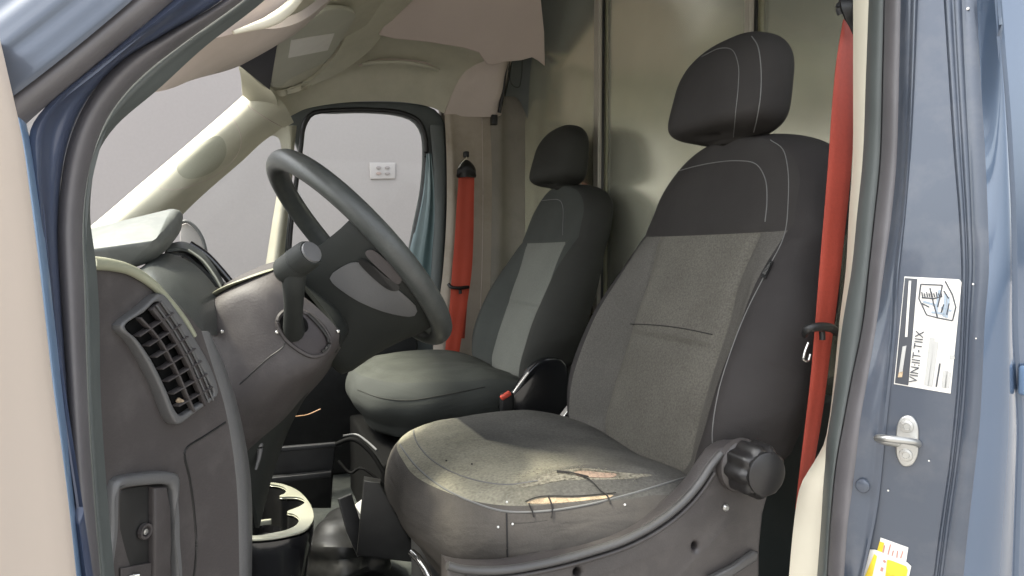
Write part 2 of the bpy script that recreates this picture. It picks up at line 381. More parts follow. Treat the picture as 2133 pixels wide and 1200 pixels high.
# --- right: B-pillar bands
Cl = [(1777, -40), (1777, 150), (1776, 330), (1768, 450), (1762, 560), (1748, 675), (1737, 790), (1726, 880), (1716, 925), (1694, 965), (1668, 1010), (1655, 1080), (1640, 1240)]
Cr = [(1812, -40), (1805, 150), (1798, 330), (1786, 450), (1775, 560), (1756, 675), (1742, 790), (1729, 880), (1722, 925), (1720, 965), (1716, 1010), (1712, 1080), (1700, 1240)]
band('pillar_edge_trim', Cl, Cr, .16, .13, .003, M['cream'], van, m=7)
S1 = [(1841, -40), (1837, 150), (1832, 330), (1820, 450), (1808, 560), (1795, 675), (1772, 790), (1757, 870), (1741, 960), (1733, 1030), (1727, 1100), (1719, 1240)]
band('door_seal', [(p[0]-1, p[1]) for p in Cr], S1, .13, .10, .008, M['rubber_green'], van)
S2 = [(1878, -40), (1874, 150), (1869, 330), (1858, 450), (1843, 560), (1827, 675), (1808, 790), (1794, 870), (1783, 965), (1775, 1030), (1767, 1090), (1757, 1240)]
band('door_seal', [(p[0]+3, p[1]) for p in S1], S2, .098, .07, .008, M['rubber'], van)
bk = band('seal_gap', [(p[0]-3, p[1]) for p in S1], [(p[0]+6, p[1]) for p in S1], .104, .101, 0, M['black'], van, m=4)
J1 = [(1908, -40), (1902, 150), (1893, 330), (1884, 450), (1872, 560), (1867, 675), (1856, 792), (1847, 880), (1839, 960), (1829, 1050), (1812, 1140), (1790, 1240)]
band('pillar_lip', [(p[0]-1, p[1]) for p in S2], J1, .07, .05, .004, M['paint'], van, prof=lambda t: .6*math.sin(math.pi*t)+(1.0 if t > .86 else 0)*.8)
jp = Plane(W(1893, 330, y=.05), W(2005, 500, y=0), W(1847, 880, y=.05))
J2 = [(1964, -40), (1976, 150), (1988, 330), (1998, 450), (2003, 560), (2002, 675), (1995, 792), (1988, 870), (1978, 967), (1961, 1083), (1940, 1240)]
def pb(name, L, Rr, offL, offR, bulge, mt, parent, n=60, m=10, prof=None, thick=.004):
    A = crom([jp.at(p[0], p[1], offL) for p in L], n); B = crom([jp.at(p[0], p[1], offR) for p in Rr], n); rows = []
    for k in range(m):
        t = k/(m-1); h = prof(t) if prof else math.sin(math.pi*t)
        rows.append([A[i].lerp(B[i], t)+jp.n*bulge*h for i in range(n)])
    bm = bmesh.new(); grid(bm, rows); shell(bm, thick); return link(name, from_bm(bm), mt, parent, 50)
jamb = pb('pillar_face', [(p[0]-1, p[1]) for p in J1], J2, 0, 0, 0, M['paint'], van)
J3 = [(2002, -40), (2010, 150), (2019, 330), (2024, 450), (2027, 560), (2020, 675), (2014, 792), (2008, 870), (1996, 967), (1980, 1083), (1960, 1240)]
pb('pillar_ridge', [(p[0]-1, p[1]) for p in J2], J3, 0, 0, .003, M['paint'], van, m=20, prof=lambda t: max(0, math.sin(2*math.pi*t))*1.0+max(0, -math.sin(2*math.pi*t))*.9)
J4 = [(2033, -40), (2043, 150), (2053, 330), (2058, 450), (2060, 560), (2051, 675), (2046, 792), (2041, 880), (2032, 967), (2018, 1090), (2003, 1240)]
pb('outer_return', [(p[0]-1, p[1]) for p in J3], J4, 0, .0, .002, M['paint'], van)
# exterior skin: front strip up to the sliding door gap, and panel behind
G1 = [(2074, -40), (2085, 100), (2096, 233), (2103, 350), (2108, 450), (2110, 560), (2112, 700), (2118, 800), (2122, 900), (2119, 1000), (2115, 1120), (2111, 1240)]
A = crom([jp.at(p[0]-1, p[1]) for p in J4], 60)
gy = [W(p[0], p[1], y=-.028) for p in G1]; B = crom(gy, 60)
rows = [[A[i].lerp(B[i], t)+Vector((-.25, -1, 0)).normalized()*.010*math.sin(math.pi*t) for i in range(60)] for t in [k/13 for k in range(14)]]
bm = bmesh.new(); grid(bm, rows); shell(bm, .003); sk = link('body_side', from_bm(bm), M['paint_ext'], van, 50)
G2 = [(p[0]+4, p[1]) for p in G1]
A = crom([W(p[0], p[1], y=-.030) for p in G2], 60)
rows = [[A[i]+Vector((d, -.012*math.sin(min(1, d/.5)*math.pi/2)+(.005 if d == 0 else 0), 0)) for i in range(60)] for d in (0, .004, .02, .06, .15, .4, 1.0, 2.2)]
bm = bmesh.new(); grid(bm, rows); shell(bm, .003); link('sliding_door', from_bm(bm), M['paint_ext'], van, 50)
band('door_gap', [(p[0]-2, p[1]) for p in G1], [(p[0]+7, p[1]) for p in G1], -.022, -.022, 0, M['black'], van, m=3)
box('fuel_flap', W(2124, 792, y=-.034)+Vector((.035, -.004, 0)), (.075, .012, .034), M['paint_door'], van, bev=.004)
# --- big hidden shell pieces that keep the cab dark where the roof and nose are
box('roof', (.50, .97, 2.62), (1.24, 1.94, .05), M['paint'], van, bev=.02)
box('roof_front', (-.07, .97, 2.30), (.05, 1.90, .60), M['paint'], van, bev=.01)
box('roof_side', (.56, 1.955, 2.24), (.96, .05, .72), M['paint'], van, bev=.01)
box('roof_side', (.5, .03, 2.26), (1.12, .05, .70), M['paint'], van, bev=.01)
box('rear_side', (.86, 1.945, 1.25), (.42, .04, 1.28), M['side_lining'], van, bev=.004)
box('rear_body', (2.36, .98, 1.6), (2.2, 1.94, 2.1), M['paint'], van, bev=.05)
box('floor_pan', (.3, .97, .57), (2.0, 1.90, .06), M['mat_floor'], van, bev=.005)
box('bonnet', (-1.25, .95, .85), (.9, 1.8, .5), M['paint'], van, bev=.12)
box('sill', (.35, .06, .56), (1.0, .1, .12), M['rubber'], van, bev=.02)

# --- bulkhead
bulk = thing('partition', (1.05, .95, .6), 'brushed metal partition wall standing behind both seats', 'partition')
SL = .11
def bx(y, x0=1.05): return x0+SL*(.95-y)
def bulkY(px):
    r = ray(px, 600); t = (1.05+SL*(.95-CAM.y)-CAM.x)/(r.x+SL*r.y); return CAM.y+r.y*t
def bp(name, y0, y1, z0, z1, x, mt, wob=.0):
    rows = [[Vector((bx(y0+(y1-y0)*j/14, x)+wob*math.sin(3*i+1.7*j), y0+(y1-y0)*j/14, z0+(z1-z0)*i/14)) for j in range(15)] for i in range(15)]
    bm = bmesh.new(); grid(bm, rows); shell(bm, .004); return link(name, from_bm(bm), mt, bulk, 60)
ya, yb = bulkY(1252), bulkY(1563)
bp('panel', ya, 1.945, 1.0, 2.56, 1.052, M['bulk'], .0006)
bp('panel', yb, ya, 1.0, 2.56, 1.050, M['bulk'], .0008)
bp('panel', .07, yb, 1.0, 2.56, 1.054, M['bulk'], .0007)
for yy, wd in ((ya, .040), (yb, .026)):
    bm = bmesh.new(); box_bm(bm, (bx(yy, 1.038), yy, 1.77), (.018, wd, 1.56)); bmesh.ops.bevel(bm, geom=bm.edges[:], offset=.005, segments=3, affect='EDGES')
    link('rib', from_bm(bm), M['bulk_rib'], bulk, 35)
    box('seam', (bx(yy, 1.041), yy-wd/2-.0035, 1.77), (.006, .005, 1.56), M['black'], bulk, bev=0)
box('lower_panel', (1.02, .97, .83), (.06, 1.78, .50), M['bulk_low'], bulk, bev=.01)
box('bracket', W(1262, 520, x=1.02), (.03, .03, .06), M['bulk_rib'], bulk, bev=.004)

# --- passenger side: A pillar, quarter post, door frame, B pillar, lining
YP = 1.9
ap = patch('windscreen_pillar', [
    [(150, 500, 1.72), (200, 462, 1.74), (290, 385, 1.78), (400, 292, 1.81), (500, 204, 1.82), (530, 175, 1.80)],
    [(180, 505, 1.68), (235, 465, 1.70), (325, 385, 1.74), (425, 300, 1.77), (515, 225, 1.79), (560, 190, 1.78)],
    [(240, 510, 1.70), (290, 470, 1.72), (375, 395, 1.75), (462, 325, 1.79), (540, 252, 1.80), (590, 215, 1.80)],
    [(330, 510, 1.80), (378, 450, 1.82), (432, 398, 1.84), (505, 335, 1.86), (552, 292, 1.87), (612, 255, 1.86)]],
    M['beige'], van, nu=60, nv=24, thick=.02)
bvh_ap = None
def bvh_of(o):
    me = o.data; off = OFF[o.name]
    return BVHTree.FromPolygons([v.co+off for v in me.vertices], [tuple(p.vertices) for p in me.polygons])
def cast(bv, px, py, lift=.001):
    r = ray(px, py).normalized(); h = bv.ray_cast(CAM, r)
    if h[0] is None: return None
    n = h[1] if h[1].dot(r) < 0 else -h[1]
    return h[0]+n*lift
def seam(name, o, pts, r, mt, closed=False, n=None, lift=.0004, bv=None):
    bv = bv or bvh_of(o); n = n or max(12, len(pts)*8)
    q = [cast(bv, *p, lift) for p in c2(pts, n, closed)]; runs = [[]]
    for p in q:
        if p is None:
            if runs[-1]: runs.append([])
        else:
            if runs[-1] and (p-runs[-1][-1]).length > .08: runs.append([])
            runs[-1].append(p)
    runs = [x for x in runs if len(x) > 3]
    if not runs: return None
    bm = bmesh.new()
    for x in runs:
        cl = closed and len(x) == n
        sweep_bm(bm, x, circ(r, 6), closed=cl)
    bmesh.ops.recalc_face_normals(bm, faces=bm.faces[:])
    return link(name, from_bm(bm), mt, o)
def decal(name, o, pts, mt, n=40, lift=.0012, th=.0012, closed_pts=True, bv=None, k=8, smooth=60, dome=0, sharp=False):
    """an applied piece that follows the surface under an outline"""
    bv = bv or bvh_of(o); out = pts if sharp else c2(pts, n, True)
    n = len(out); cx = sum(p[0] for p in out)/n; cy = sum(p[1] for p in out)/n; rings = []
    for i in range(k+1):
        s = i/k; rg = []
        for p in out:
            q = cast(bv, cx+(p[0]-cx)*s, cy+(p[1]-cy)*s, lift+dome*(1-s*s))
            if q is None: q = W(cx+(p[0]-cx)*s, cy+(p[1]-cy)*s, y=(rings[-1][0].y if rings else .5))
            rg.append(q)
        rings.append(rg)
    bm = bmesh.new(); grid(bm, rings, closeu=True); bmesh.ops.remove_doubles(bm, verts=bm.verts[:], dist=1e-6)
    bm.normal_update(); shell(bm, th)
    return link(name, from_bm(bm), mt, o, smooth)
decal('speaker_grille', ap, [(368, 352), (380, 330), (410, 305), (455, 283), (468, 296), (470, 322), (450, 352), (405, 372), (382, 370)], M['grille'], lift=.0015)
seam('trim_seam', ap, [(308, 375), (335, 392), (365, 395), (420, 380), (470, 350), (498, 315), (502, 285), (480, 237)], .0012, M['beige_dark'], lift=-.0004)
# quarter post
pt = patch('quarter_post', [[(578, 262, 1.88), (586, 300, 1.88), (580, 380, 1.88), (566, 470, 1.88), (552, 560, 1.88)],
                            [(602, 262, 1.86), (604, 300, 1.86), (598, 380, 1.86), (586, 470, 1.86), (574, 560, 1.86)],
                            [(618, 262, 1.89), (614, 300, 1.89), (608, 380, 1.89), (598, 470, 1.89), (590, 560, 1.89)]], M['beige'], van, nu=40, nv=10, thick=.015)
patch('post_corner', [[(548, 292, 1.87), (566, 283, 1.87), (580, 288, 1.87), (587, 315, 1.87)], [(560, 278, 1.86), (580, 265, 1.86), (600, 270, 1.86), (606, 315, 1.86)]], M['beige'], van, nu=20, nv=6, thick=.015)
# door frame with window hole
outer = c2([(590, 246), (620, 228), (680, 215), (760, 211), (850, 214), (900, 224), (922, 245), (931, 290), (932, 370), (930, 470), (926, 600), (915, 760), (600, 760), (588, 600), (600, 450), (622, 320)], 90, True)
hole = c2([(646, 240), (700, 235), (770, 234), (830, 240), (862, 252), (878, 276), (882, 330), (876, 400), (862, 470), (845, 560), (830, 640), (700, 650), (594, 640), (600, 500), (618, 380), (632, 290)], 90, True)
fr = plate('passenger_door', [[W(*p, y=1.905) for p in outer], [W(*p, y=1.905) for p in hole]], (0, -1, 0), .03, .006, M['rubber_green'], van)
fr['label'] = 'closed passenger door with dark window surround'
tube('window_seal', [W(*p, y=1.900) for p in c2([(600, 560), (606, 470), (624, 330), (637, 250), (652, 236), (700, 230), (770, 229), (835, 235), (868, 248), (884, 275), (888, 330), (882, 400), (868, 470), (850, 560), (835, 640)], 30)], .008, M['black'], fr, n=80)
band('painted_frame', [(888, 320), (880, 400), (868, 460), (852, 530), (842, 620)], [(898, 320), (905, 400), (905, 460), (900, 530), (893, 640)], 1.895, 1.885, .006, M['teal'], fr, n=30, m=10, prof=lambda t: math.sin(math.pi*t)+.4*math.sin(4*math.pi*t))
band('frame_step', [(895, 260), (902, 340), (905, 460), (900, 540), (892, 660)], [(922, 262), (927, 340), (925, 460), (920, 560), (905, 740)], 1.885, 1.875, .006, M['rubber_green'], fr, n=40, m=8)
def pane(name, pts, y, mt, parent):
    bm = bmesh.new(); vs_ = [bm.verts.new(W(*p, y=y)) for p in pts]; bm.faces.new(vs_)
    return link(name, from_bm(bm), mt, parent, 0)
pane('window_glass', hole, 1.92, M['glass'], fr)
pane('quarter_glass', [(330, 620), (330, 500), (400, 380), (520, 285), (600, 275), (600, 620)], 1.915, M['glass_q'], van)
# lower passenger door card
seam('trim_seam', ap, [(500, 208), (530, 230), (560, 250), (590, 266)], .0013, M['beige_dark'], lift=0)
box('door_card', (.0, 1.90, .93), (1.10, .06, .66), M['black'], fr, bev=.01)
# header + roof lining
HD = [
    [(508, 212, 1.84), (560, 232, 1.87), (592, 245, 1.88), (640, 226, 1.88), (740, 212, 1.88), (850, 214, 1.88), (905, 226, 1.88), (930, 238, 1.88), (1034, 242, 1.88)],
    [(505, 195, 1.82), (560, 208, 1.84), (600, 215, 1.85), (650, 200, 1.855), (740, 185, 1.855), (850, 184, 1.855), (905, 190, 1.855), (940, 200, 1.855), (1040, 205, 1.86)],
    [(503, 175, 1.80), (560, 190, 1.80), (610, 185, 1.82), (670, 165, 1.84), (750, 150, 1.84), (850, 150, 1.84), (910, 156, 1.84), (960, 165, 1.84), (1046, 170, 1.85)],
    [(500, 150, 1.76), (570, 186, 1.76), (640, 168, 1.78), (700, 135, 1.79), (760, 122, 1.79), (850, 120, 1.79), (920, 126, 1.79), (980, 136, 1.80), (1056, 130, 1.83)],
    [(498, 140, 1.70), (580, 180, 1.70), (660, 150, 1.71), (715, 112, 1.72), (770, 92, 1.72), (850, 88, 1.72), (930, 96, 1.72), (1010, 118, 1.74), (1066, 116, 1.80)],
    [(498, 120, 1.60), (580, 150, 1.60), (660, 120, 1.62), (720, 85, 1.63), (775, 62, 1.64), (850, 70, 1.645), (930, 80, 1.65), (1010, 100, 1.66), (1080, 105, 1.75)]]
hd = patch('roof_lining', HD, M['beige'], van, nu=100, nv=40, thick=.015)
# sloped band between visor recess and overhead shelf
patch('overhead_band', [[(575, 190, 1.755), (650, 165, 1.72), (690, 128, 1.66), (728, 60, 1.55), (760, -20, 1.42), (790, -90, 1.3)],
                        [(600, 186, 1.74), (690, 150, 1.71), (735, 105, 1.66), (775, 45, 1.55), (830, -20, 1.42), (880, -90, 1.3)],
                        [(620, 190, 1.76), (710, 150, 1.73), (775, 100, 1.69), (815, 45, 1.60), (880, -20, 1.47), (930, -90, 1.35)]], M['beige'], van, nu=60, nv=16, thick=.02)
shp = [(790, 74), (800, 55), (835, 15), (870, -20), (950, -90), (1100, -90), (1129, -60), (1129, 60), (1127, 124), (1112, 112), (1100, 106), (1078, 112), (1045, 116), (1020, 124), (1008, 122), (992, 100), (960, 92), (890, 84), (820, 80)]
plate('overhead_shelf', [[W(p[0], p[1], z=2.05) if False else W(p[0], p[1], y=1.70-max(0, (118-p[1]))*.0016) for p in shp]], W(790, 74, y=1.63).cross(Vector((0, 0, 1))) if False else (0, -.75, -.66), .02, .005, M['beige_dark'], van)
tube('grab_handle', [W(*p) for p in ()] or [W(755, 134, y=1.77), W(775, 131, y=1.755), W(800, 129, y=1.74), W(840, 130, y=1.74), W(880, 136, y=1.745), W(912, 146, y=1.77)], .007, M['beige'], van, prof=circ(.006, 10, .010))
tube('handle_recess', [W(748, 137, y=1.785), W(780, 127, y=1.785), W(830, 125, y=1.785), W(885, 132, y=1.785), W(916, 147, y=1.785)], .004, M['beige_dark'], van)
# lining end that folds down at the rear corner
patch('lining_corner', [[(925, 240, 1.875), (975, 243, 1.87), (1034, 243, 1.84), (1044, 240, 1.86)], [(940, 200, 1.85), (985, 200, 1.835), (1040, 195, 1.80), (1052, 190, 1.84)],
                        [(960, 160, 1.83), (1000, 160, 1.80), (1046, 150, 1.78), (1060, 145, 1.82)], [(990, 130, 1.80), (1012, 125, 1.78), (1055, 120, 1.75), (1072, 118, 1.80)],
                        [(1005, 118, 1.78), (1030, 112, 1.75), (1075, 108, 1.73), (1100, 108, 1.78)]], M['beige_warm'], van, nu=30, nv=24, thick=.01)
# B pillar trim
bt = patch('pillar_trim', [[(926, 238, 1.875), (930, 330, 1.875), (930, 450, 1.875), (922, 570, 1.87), (905, 700, 1.87), (895, 800, 1.86)],
                           [(936, 238, 1.862), (942, 330, 1.862), (944, 450, 1.862), (938, 570, 1.86), (925, 700, 1.86), (915, 800, 1.85)],
                           [(946, 238, 1.87), (952, 330, 1.87), (955, 450, 1.87), (952, 570, 1.87), (945, 700, 1.87), (940, 800, 1.86)],
                           [(1020, 238, 1.875), (1024, 330, 1.875), (1024, 450, 1.875), (1022, 570, 1.875), (1018, 700, 1.875), (1015, 800, 1.87)]], M['pillar'], van, nu=50, nv=24, thick=.015)
patch('side_lining', [[(1012, 225, 1.88), (1016, 330, 1.88), (1016, 450, 1.88), (1014, 570, 1.88), (1010, 780, 1.88)],
                      [(1040, 200, 1.87), (1040, 330, 1.87), (1040, 450, 1.87), (1038, 570, 1.87), (1034, 780, 1.87)],
                      [(1060, 100, 1.885), (1062, 330, 1.885), (1062, 450, 1.885), (1060, 570, 1.885), (1056, 780, 1.885)],
                      [(1100, 90, 1.87), (1100, 330, 1.87), (1100, 450, 1.87), (1098, 570, 1.87), (1094, 780, 1.87)],
                      [(1136, 60, 1.87), (1136, 330, 1.87), (1136, 450, 1.87), (1134, 570, 1.87), (1130, 780, 1.87)]], M['side_lining'], van, nu=50, nv=30, thick=.01)
seam('trim_seam', bt, [(1004, 245), (1006, 400), (1004, 560), (1000, 660)], .0012, M['beige_dark'])
patch('torn_trim', [[(1046, 130, 1.80), (1062, 122, 1.79), (1085, 118, 1.78), (1098, 104, 1.78), (1122, 122, 1.78)],
                    [(1045, 160, 1.80), (1058, 160, 1.80), (1080, 165, 1.79), (1100, 160, 1.79), (1123, 165, 1.78)],
                    [(1040, 200, 1.81), (1043, 205, 1.81), (1048, 210, 1.81), (1118, 230, 1.86), (1123, 235, 1.82)],
                    [(1032, 238, 1.81), (1034, 240, 1.81), (1036, 244, 1.81), (1118, 300, 1.86), (1122, 305, 1.82)]], M['black'], van, nu=24, nv=16, thick=.004) if False else None
tube('torn_edge', [W(1128, 135, y=1.80), W(1112, 112, y=1.78), W(1099, 103, y=1.78), W(1085, 116, y=1.78), W(1062, 120, y=1.79), W(1052, 150, y=1.80), W(1048, 190, y=1.81), W(1040, 235, y=1.82)], .007, M['black'], van)
patch('torn_flap', [[(1066, 120, 1.83), (1085, 116, 1.82), (1100, 104, 1.81), (1126, 124, 1.81)], [(1064, 150, 1.84), (1085, 150, 1.84), (1104, 140, 1.83), (1125, 170, 1.83)], [(1056, 185, 1.85), (1080, 184, 1.85), (1108, 200, 1.84), (1125, 240, 1.84)], [(1052, 200, 1.86), (1078, 205, 1.86), (1116, 300, 1.85), (1124, 310, 1.85)]], M['bulk_low'], van, nu=20, nv=16, thick=.004)
tube('loose_cord', [W(1062, 125, y=1.78), W(1060, 155, y=1.78), W(1068, 178, y=1.78), W(1080, 182, y=1.78), W(1086, 160, y=1.78), W(1088, 125, y=1.78)], .0018, M['black'], van)
box('clip', W(1029, 250, y=1.84), (.022, .02, .035), M['black'], van, bev=.003)
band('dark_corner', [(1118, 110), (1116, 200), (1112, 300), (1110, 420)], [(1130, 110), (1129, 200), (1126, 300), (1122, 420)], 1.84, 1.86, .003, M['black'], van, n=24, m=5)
# windscreen glass, cowl, header above it
bm = bmesh.new()
vs_ = [bm.verts.new(p) for p in (Vector((-.95, .12, 1.16)), Vector((-.95, 1.80, 1.16)), Vector((-.10, 1.76, 2.02)), Vector((-.10, .14, 2.02)))]
bm.faces.new(vs_); link('windscreen', from_bm(bm), M['glass'], van, 0)
# driver-side upper trim and front header
up_ = patch('front_header', [
    [(270, 200, .20), (335, 190, .24), (400, 167, .42), (470, 148, .75), (502, 136, 1.2), (512, 132, 1.5)],
    [(330, 110, .20), (400, 130, .26), (460, 132, .40), (530, 118, .70), (560, 104, 1.0), (580, 92, 1.3)],
    [(380, 60, .18), (450, 90, .24), (520, 100, .36), (580, 85, .55), (620, 62, .8), (640, 50, 1.0)],
    [(430, 10, .16), (490, 45, .22), (560, 60, .34), (625, 45, .50), (680, 5, .7), (720, -30, .9)]], M['beige_warm'], van, nu=60, nv=30, thick=.012)
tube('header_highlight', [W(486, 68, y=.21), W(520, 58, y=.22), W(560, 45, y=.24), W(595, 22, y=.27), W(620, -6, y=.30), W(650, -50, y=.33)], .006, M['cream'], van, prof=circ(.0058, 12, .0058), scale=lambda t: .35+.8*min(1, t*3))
patch('header_recess', [[(400, 90, .20), (480, 72, .22), (540, 52, .25), (590, 20, .28), (620, -20, .3)], [(440, 40, .20), (500, 20, .22), (550, 0, .25), (590, -30, .28), (630, -60, .3)]], M['beige_dark'], van, nu=24, nv=6, thick=.01)
# passenger visor: thing hung from the roof
vis = thing('sun_visor', W(580, 190, y=1.72), 'grey-beige folded sun visor with a pale blank label above the passenger pillar', 'sun visor')
vp = Plane(W(580, 92, y=1.2), W(565, 188, y=1.68), W(700, 100, y=1.55))
vo = [vp.at(*p) for p in c2([(578, 96), (582, 84), (600, 72), (640, 48), (680, 22), (735, 24), (742, 30), (722, 68), (690, 118), (660, 146), (630, 160), (572, 184), (567, 180)], 60, True)]
plate('visor_recess', [[vp.at(*p, -.02) for p in ((492, 132), (575, 205), (700, 150), (800, 0), (830, -60), (640, -60), (560, 40))]], vp.n, .01, .002, M['beige'], van)
plate('flap', [vo], vp.n, .014, .004, M['visor'], vis)
plate('label', [[vp.at(*p, .0015) for p in ((607, 84), (697, 70), (683, 105), (601, 121))]], vp.n, .002, .0003, M['label_w'], vis)
plate('tinted_corner', [[vp.at(*p, .0) for p in ((496, 136), (578, 92), (562, 188), (505, 142))]], vp.n, .006, .001, M['tint'], van)
patch('corner_trim', [[(497, 140, 1.66), (503, 165, 1.7), (505, 198, 1.78)], [(520, 152, 1.66), (530, 172, 1.70), (528, 215, 1.80)], [(566, 190, 1.70), (575, 205, 1.75), (580, 230, 1.83)]], M['beige'], van, nu=14, nv=12, thick=.008)

# ------------------------------------------------------------------ DASHBOARD
dash = thing('dashboard', (-.25, .95, .8), 'dark grey dashboard with a slatted side air vent and pull handle', 'dashboard')
def DY(px): return .10 + (px-205)/275*.13
def D(px, py, off=0): return W(px, py, y=DY(px)-off)
ro = [[(180, 560), (180, 700), (185, 850), (192, 1000), (200, 1250)],
      [(200, 549), (215, 700), (225, 850), (235, 1000), (250, 1250)],
      [(250, 556), (270, 690), (285, 850), (300, 1000), (310, 1250)],
      [(320, 592), (345, 710), (370, 850), (385, 1000), (390, 1250)],
      [(385, 650), (412, 740), (440, 850), (455, 1000), (462, 1250)],
      [(420, 690), (442, 760), (470, 855), (492, 1000), (500, 1250)]]
ec = patch('end_panel', [[D(*p) for p in r] for r in ro], M['dash'], dash, nu=50, nv=40, thick=.02)
bv_ec = bvh_of(ec)
# rounded rear edge of the panel
patch('panel_edge', [[D(420, 690), D(442, 760), D(470, 855), D(492, 1000), D(500, 1250)],
                     [D(432, 690, .002), D(456, 755, .002), D(484, 855, .002), D(507, 1000, .002), D(512, 1250, .002)],
                     [W(440, 700, y=.24), W(466, 755, y=.26), W(497, 855, y=.28), W(522, 1000, y=.29), W(524, 1250, y=.29)],
                     [W(436, 700, y=.30), W(462, 755, y=.33), W(494, 855, y=.35), W(518, 1000, y=.36), W(520, 1250, y=.36)]], M['dash_gray'], dash, nu=40, nv=16, thick=.01)
tube('edge_highlight', [D(*p, .004) for p in ((190, 548), (225, 551), (270, 562), (315, 590), (352, 628), (385, 668), (405, 700))], .006, M['dash_highlight'], dash, n=50, scale=lambda t: 1-.55*t)
# vent
vt_f = c2([(252, 678), (300, 640), (330, 614), (340, 612), (375, 655), (410, 710), (440, 765), (456, 818), (450, 828), (410, 858), (372, 884), (362, 874), (335, 810), (305, 750), (275, 706), (254, 688)], 90, True)
vt_h = c2([(262, 680), (300, 652), (328, 628), (338, 632), (372, 678), (402, 730), (428, 780), (446, 822), (436, 830), (402, 852), (378, 866), (368, 858), (345, 806), (318, 752), (288, 708)], 90, True)
vpl = Plane(D(262, 680, .004), D(330, 620, .004), D(400, 860, .004))
plate('vent_bezel', [[vpl.at(*p, .008) for p in vt_f], [vpl.at(*p, .008) for p in vt_h]], vpl.n, .014, .002, M['dash_gray'], dash)
plate('vent_cavity', [[vpl.at(*p, .0005) for p in vt_h]], vpl.n, .01, .001, M['void'], dash)
Lc = [(258, 684), (300, 722), (334, 782), (360, 842), (374, 872)]; Rc = [(342, 624), (378, 680), (412, 740), (436, 795), (450, 830)]
Lc, Rc = c2(Lc, 41), c2(Rc, 41)
def vx(s, t):
    i = min(39, int(s*40)); f = s*40-i
    a = (Lc[i][0]*(1-f)+Lc[i+1][0]*f, Lc[i][1]*(1-f)+Lc[i+1][1]*f); b = (Rc[i][0]*(1-f)+Rc[i+1][0]*f, Rc[i][1]*(1-f)+Rc[i+1][1]*f)
    return (a[0]*(1-t)+b[0]*t, a[1]*(1-t)+b[1]*t)
bm = bmesh.new()
for k in range(1, 8):
    s = k/8+.005
    sweep_bm(bm, [vpl.at(*vx(s, t), .006) for t in (.04, .2, .4, .6, .8, .96)], rrect(.0045, .0007, .0004, 2), up=vpl.n)
for t, w_ in ((.36, .0013), (.68, .0022)):
    sweep_bm(bm, [vpl.at(*vx(s, t), .0075) for s in [k/12 for k in range(13)]], rrect(.003, w_*.8, .0005, 2), up=vpl.n)
bmesh.ops.recalc_face_normals(bm, faces=bm.faces[:]); link('vent_slats', from_bm(bm), M['dash'], dash)
plate('vent_shutter', [[vpl.at(*p, .007) for p in [vx(s, .70) for s in [k/14 for k in range(15)]]+[vx(s, .93) for s in [k/14 for k in range(14, -1, -1)]]]], vpl.n, .006, .001, M['dash'], dash)
for t in (.80, .92): tube('shutter_rib', [vpl.at(*vx(s, t), .0085) for s in [k/8 for k in range(9)]], .0010, M['dash_gray'], dash)
box('vent_debris', vpl.at(*vx(.86, .18), .004), (.008, .006, .005), M['foam'], dash, bev=.002, rot=Matrix.Rotation(.6, 3, 'Y'))
# storage door line, gap
seam('panel_gap', ec, [(470, 880), (430, 906), (388, 934), (384, 945), (395, 1000), (405, 1080), (408, 1150), (400, 1230)], .0014, M['black'], bv=bv_ec, lift=.0, n=70)
tube('panel_notch', [W(474, 876, y=.245), W(480, 868, y=.25), W(484, 856, y=.255)], .0014, M['dash_light'], dash)
# pull handle
hf = [(238, 1250), (238, 1100), (243, 1010), (252, 998), (300, 988), (360, 984), (376, 990), (378, 1010), (370, 1100), (372, 1250)]
hh = [(249, 1250), (248, 1100), (252, 1022), (260, 1018), (300, 1012), (350, 1010), (360, 1014), (366, 1060), (368, 1120), (362, 1250)]
hp = Plane(D(240, 1000, .006), D(376, 990, .006), D(300, 1190, .006))
plate('pull_handle', [[hp.at(*p, .006) for p in c2(hf, 60, True)], [hp.at(*p, .006) for p in c2(hh, 60, True)]], hp.n, .022, .004, M['dash_gray'], dash)
plate('handle_recess', [[hp.at(*p, -.004) for p in c2(hh, 60, True)]], hp.n, .008, .001, M['black'], dash)
plate('handle_grip', [[hp.at(*p, .003) for p in ((322, 1016), (350, 1014), (358, 1060), (360, 1130), (354, 1250), (322, 1250))]], hp.n, .012, .003, M['dash'], dash)
lathe('screw_boss', hp.at(299, 1106, -.003), hp.n, [(0, .0075), (.004, .0072), (.004, .005), (.0005, .0045), (.0005, .001)], M['dash'], dash)
lathe('screw', hp.at(299, 1107, -.0035), hp.n, [(0, .003), (.003, .0028), (.0035, .001)], M['steel'], dash, n=10)
plate('catch_plate', [[hp.at(*p, -.001) for p in ((252, 1184), (318, 1172), (318, 1250), (252, 1250))]], hp.n, .004, .001, M['dash'], dash)
box('latch', hp.at(280, 1199, .002), (.010, .006, .004), M['chrome'], dash, bev=.001)

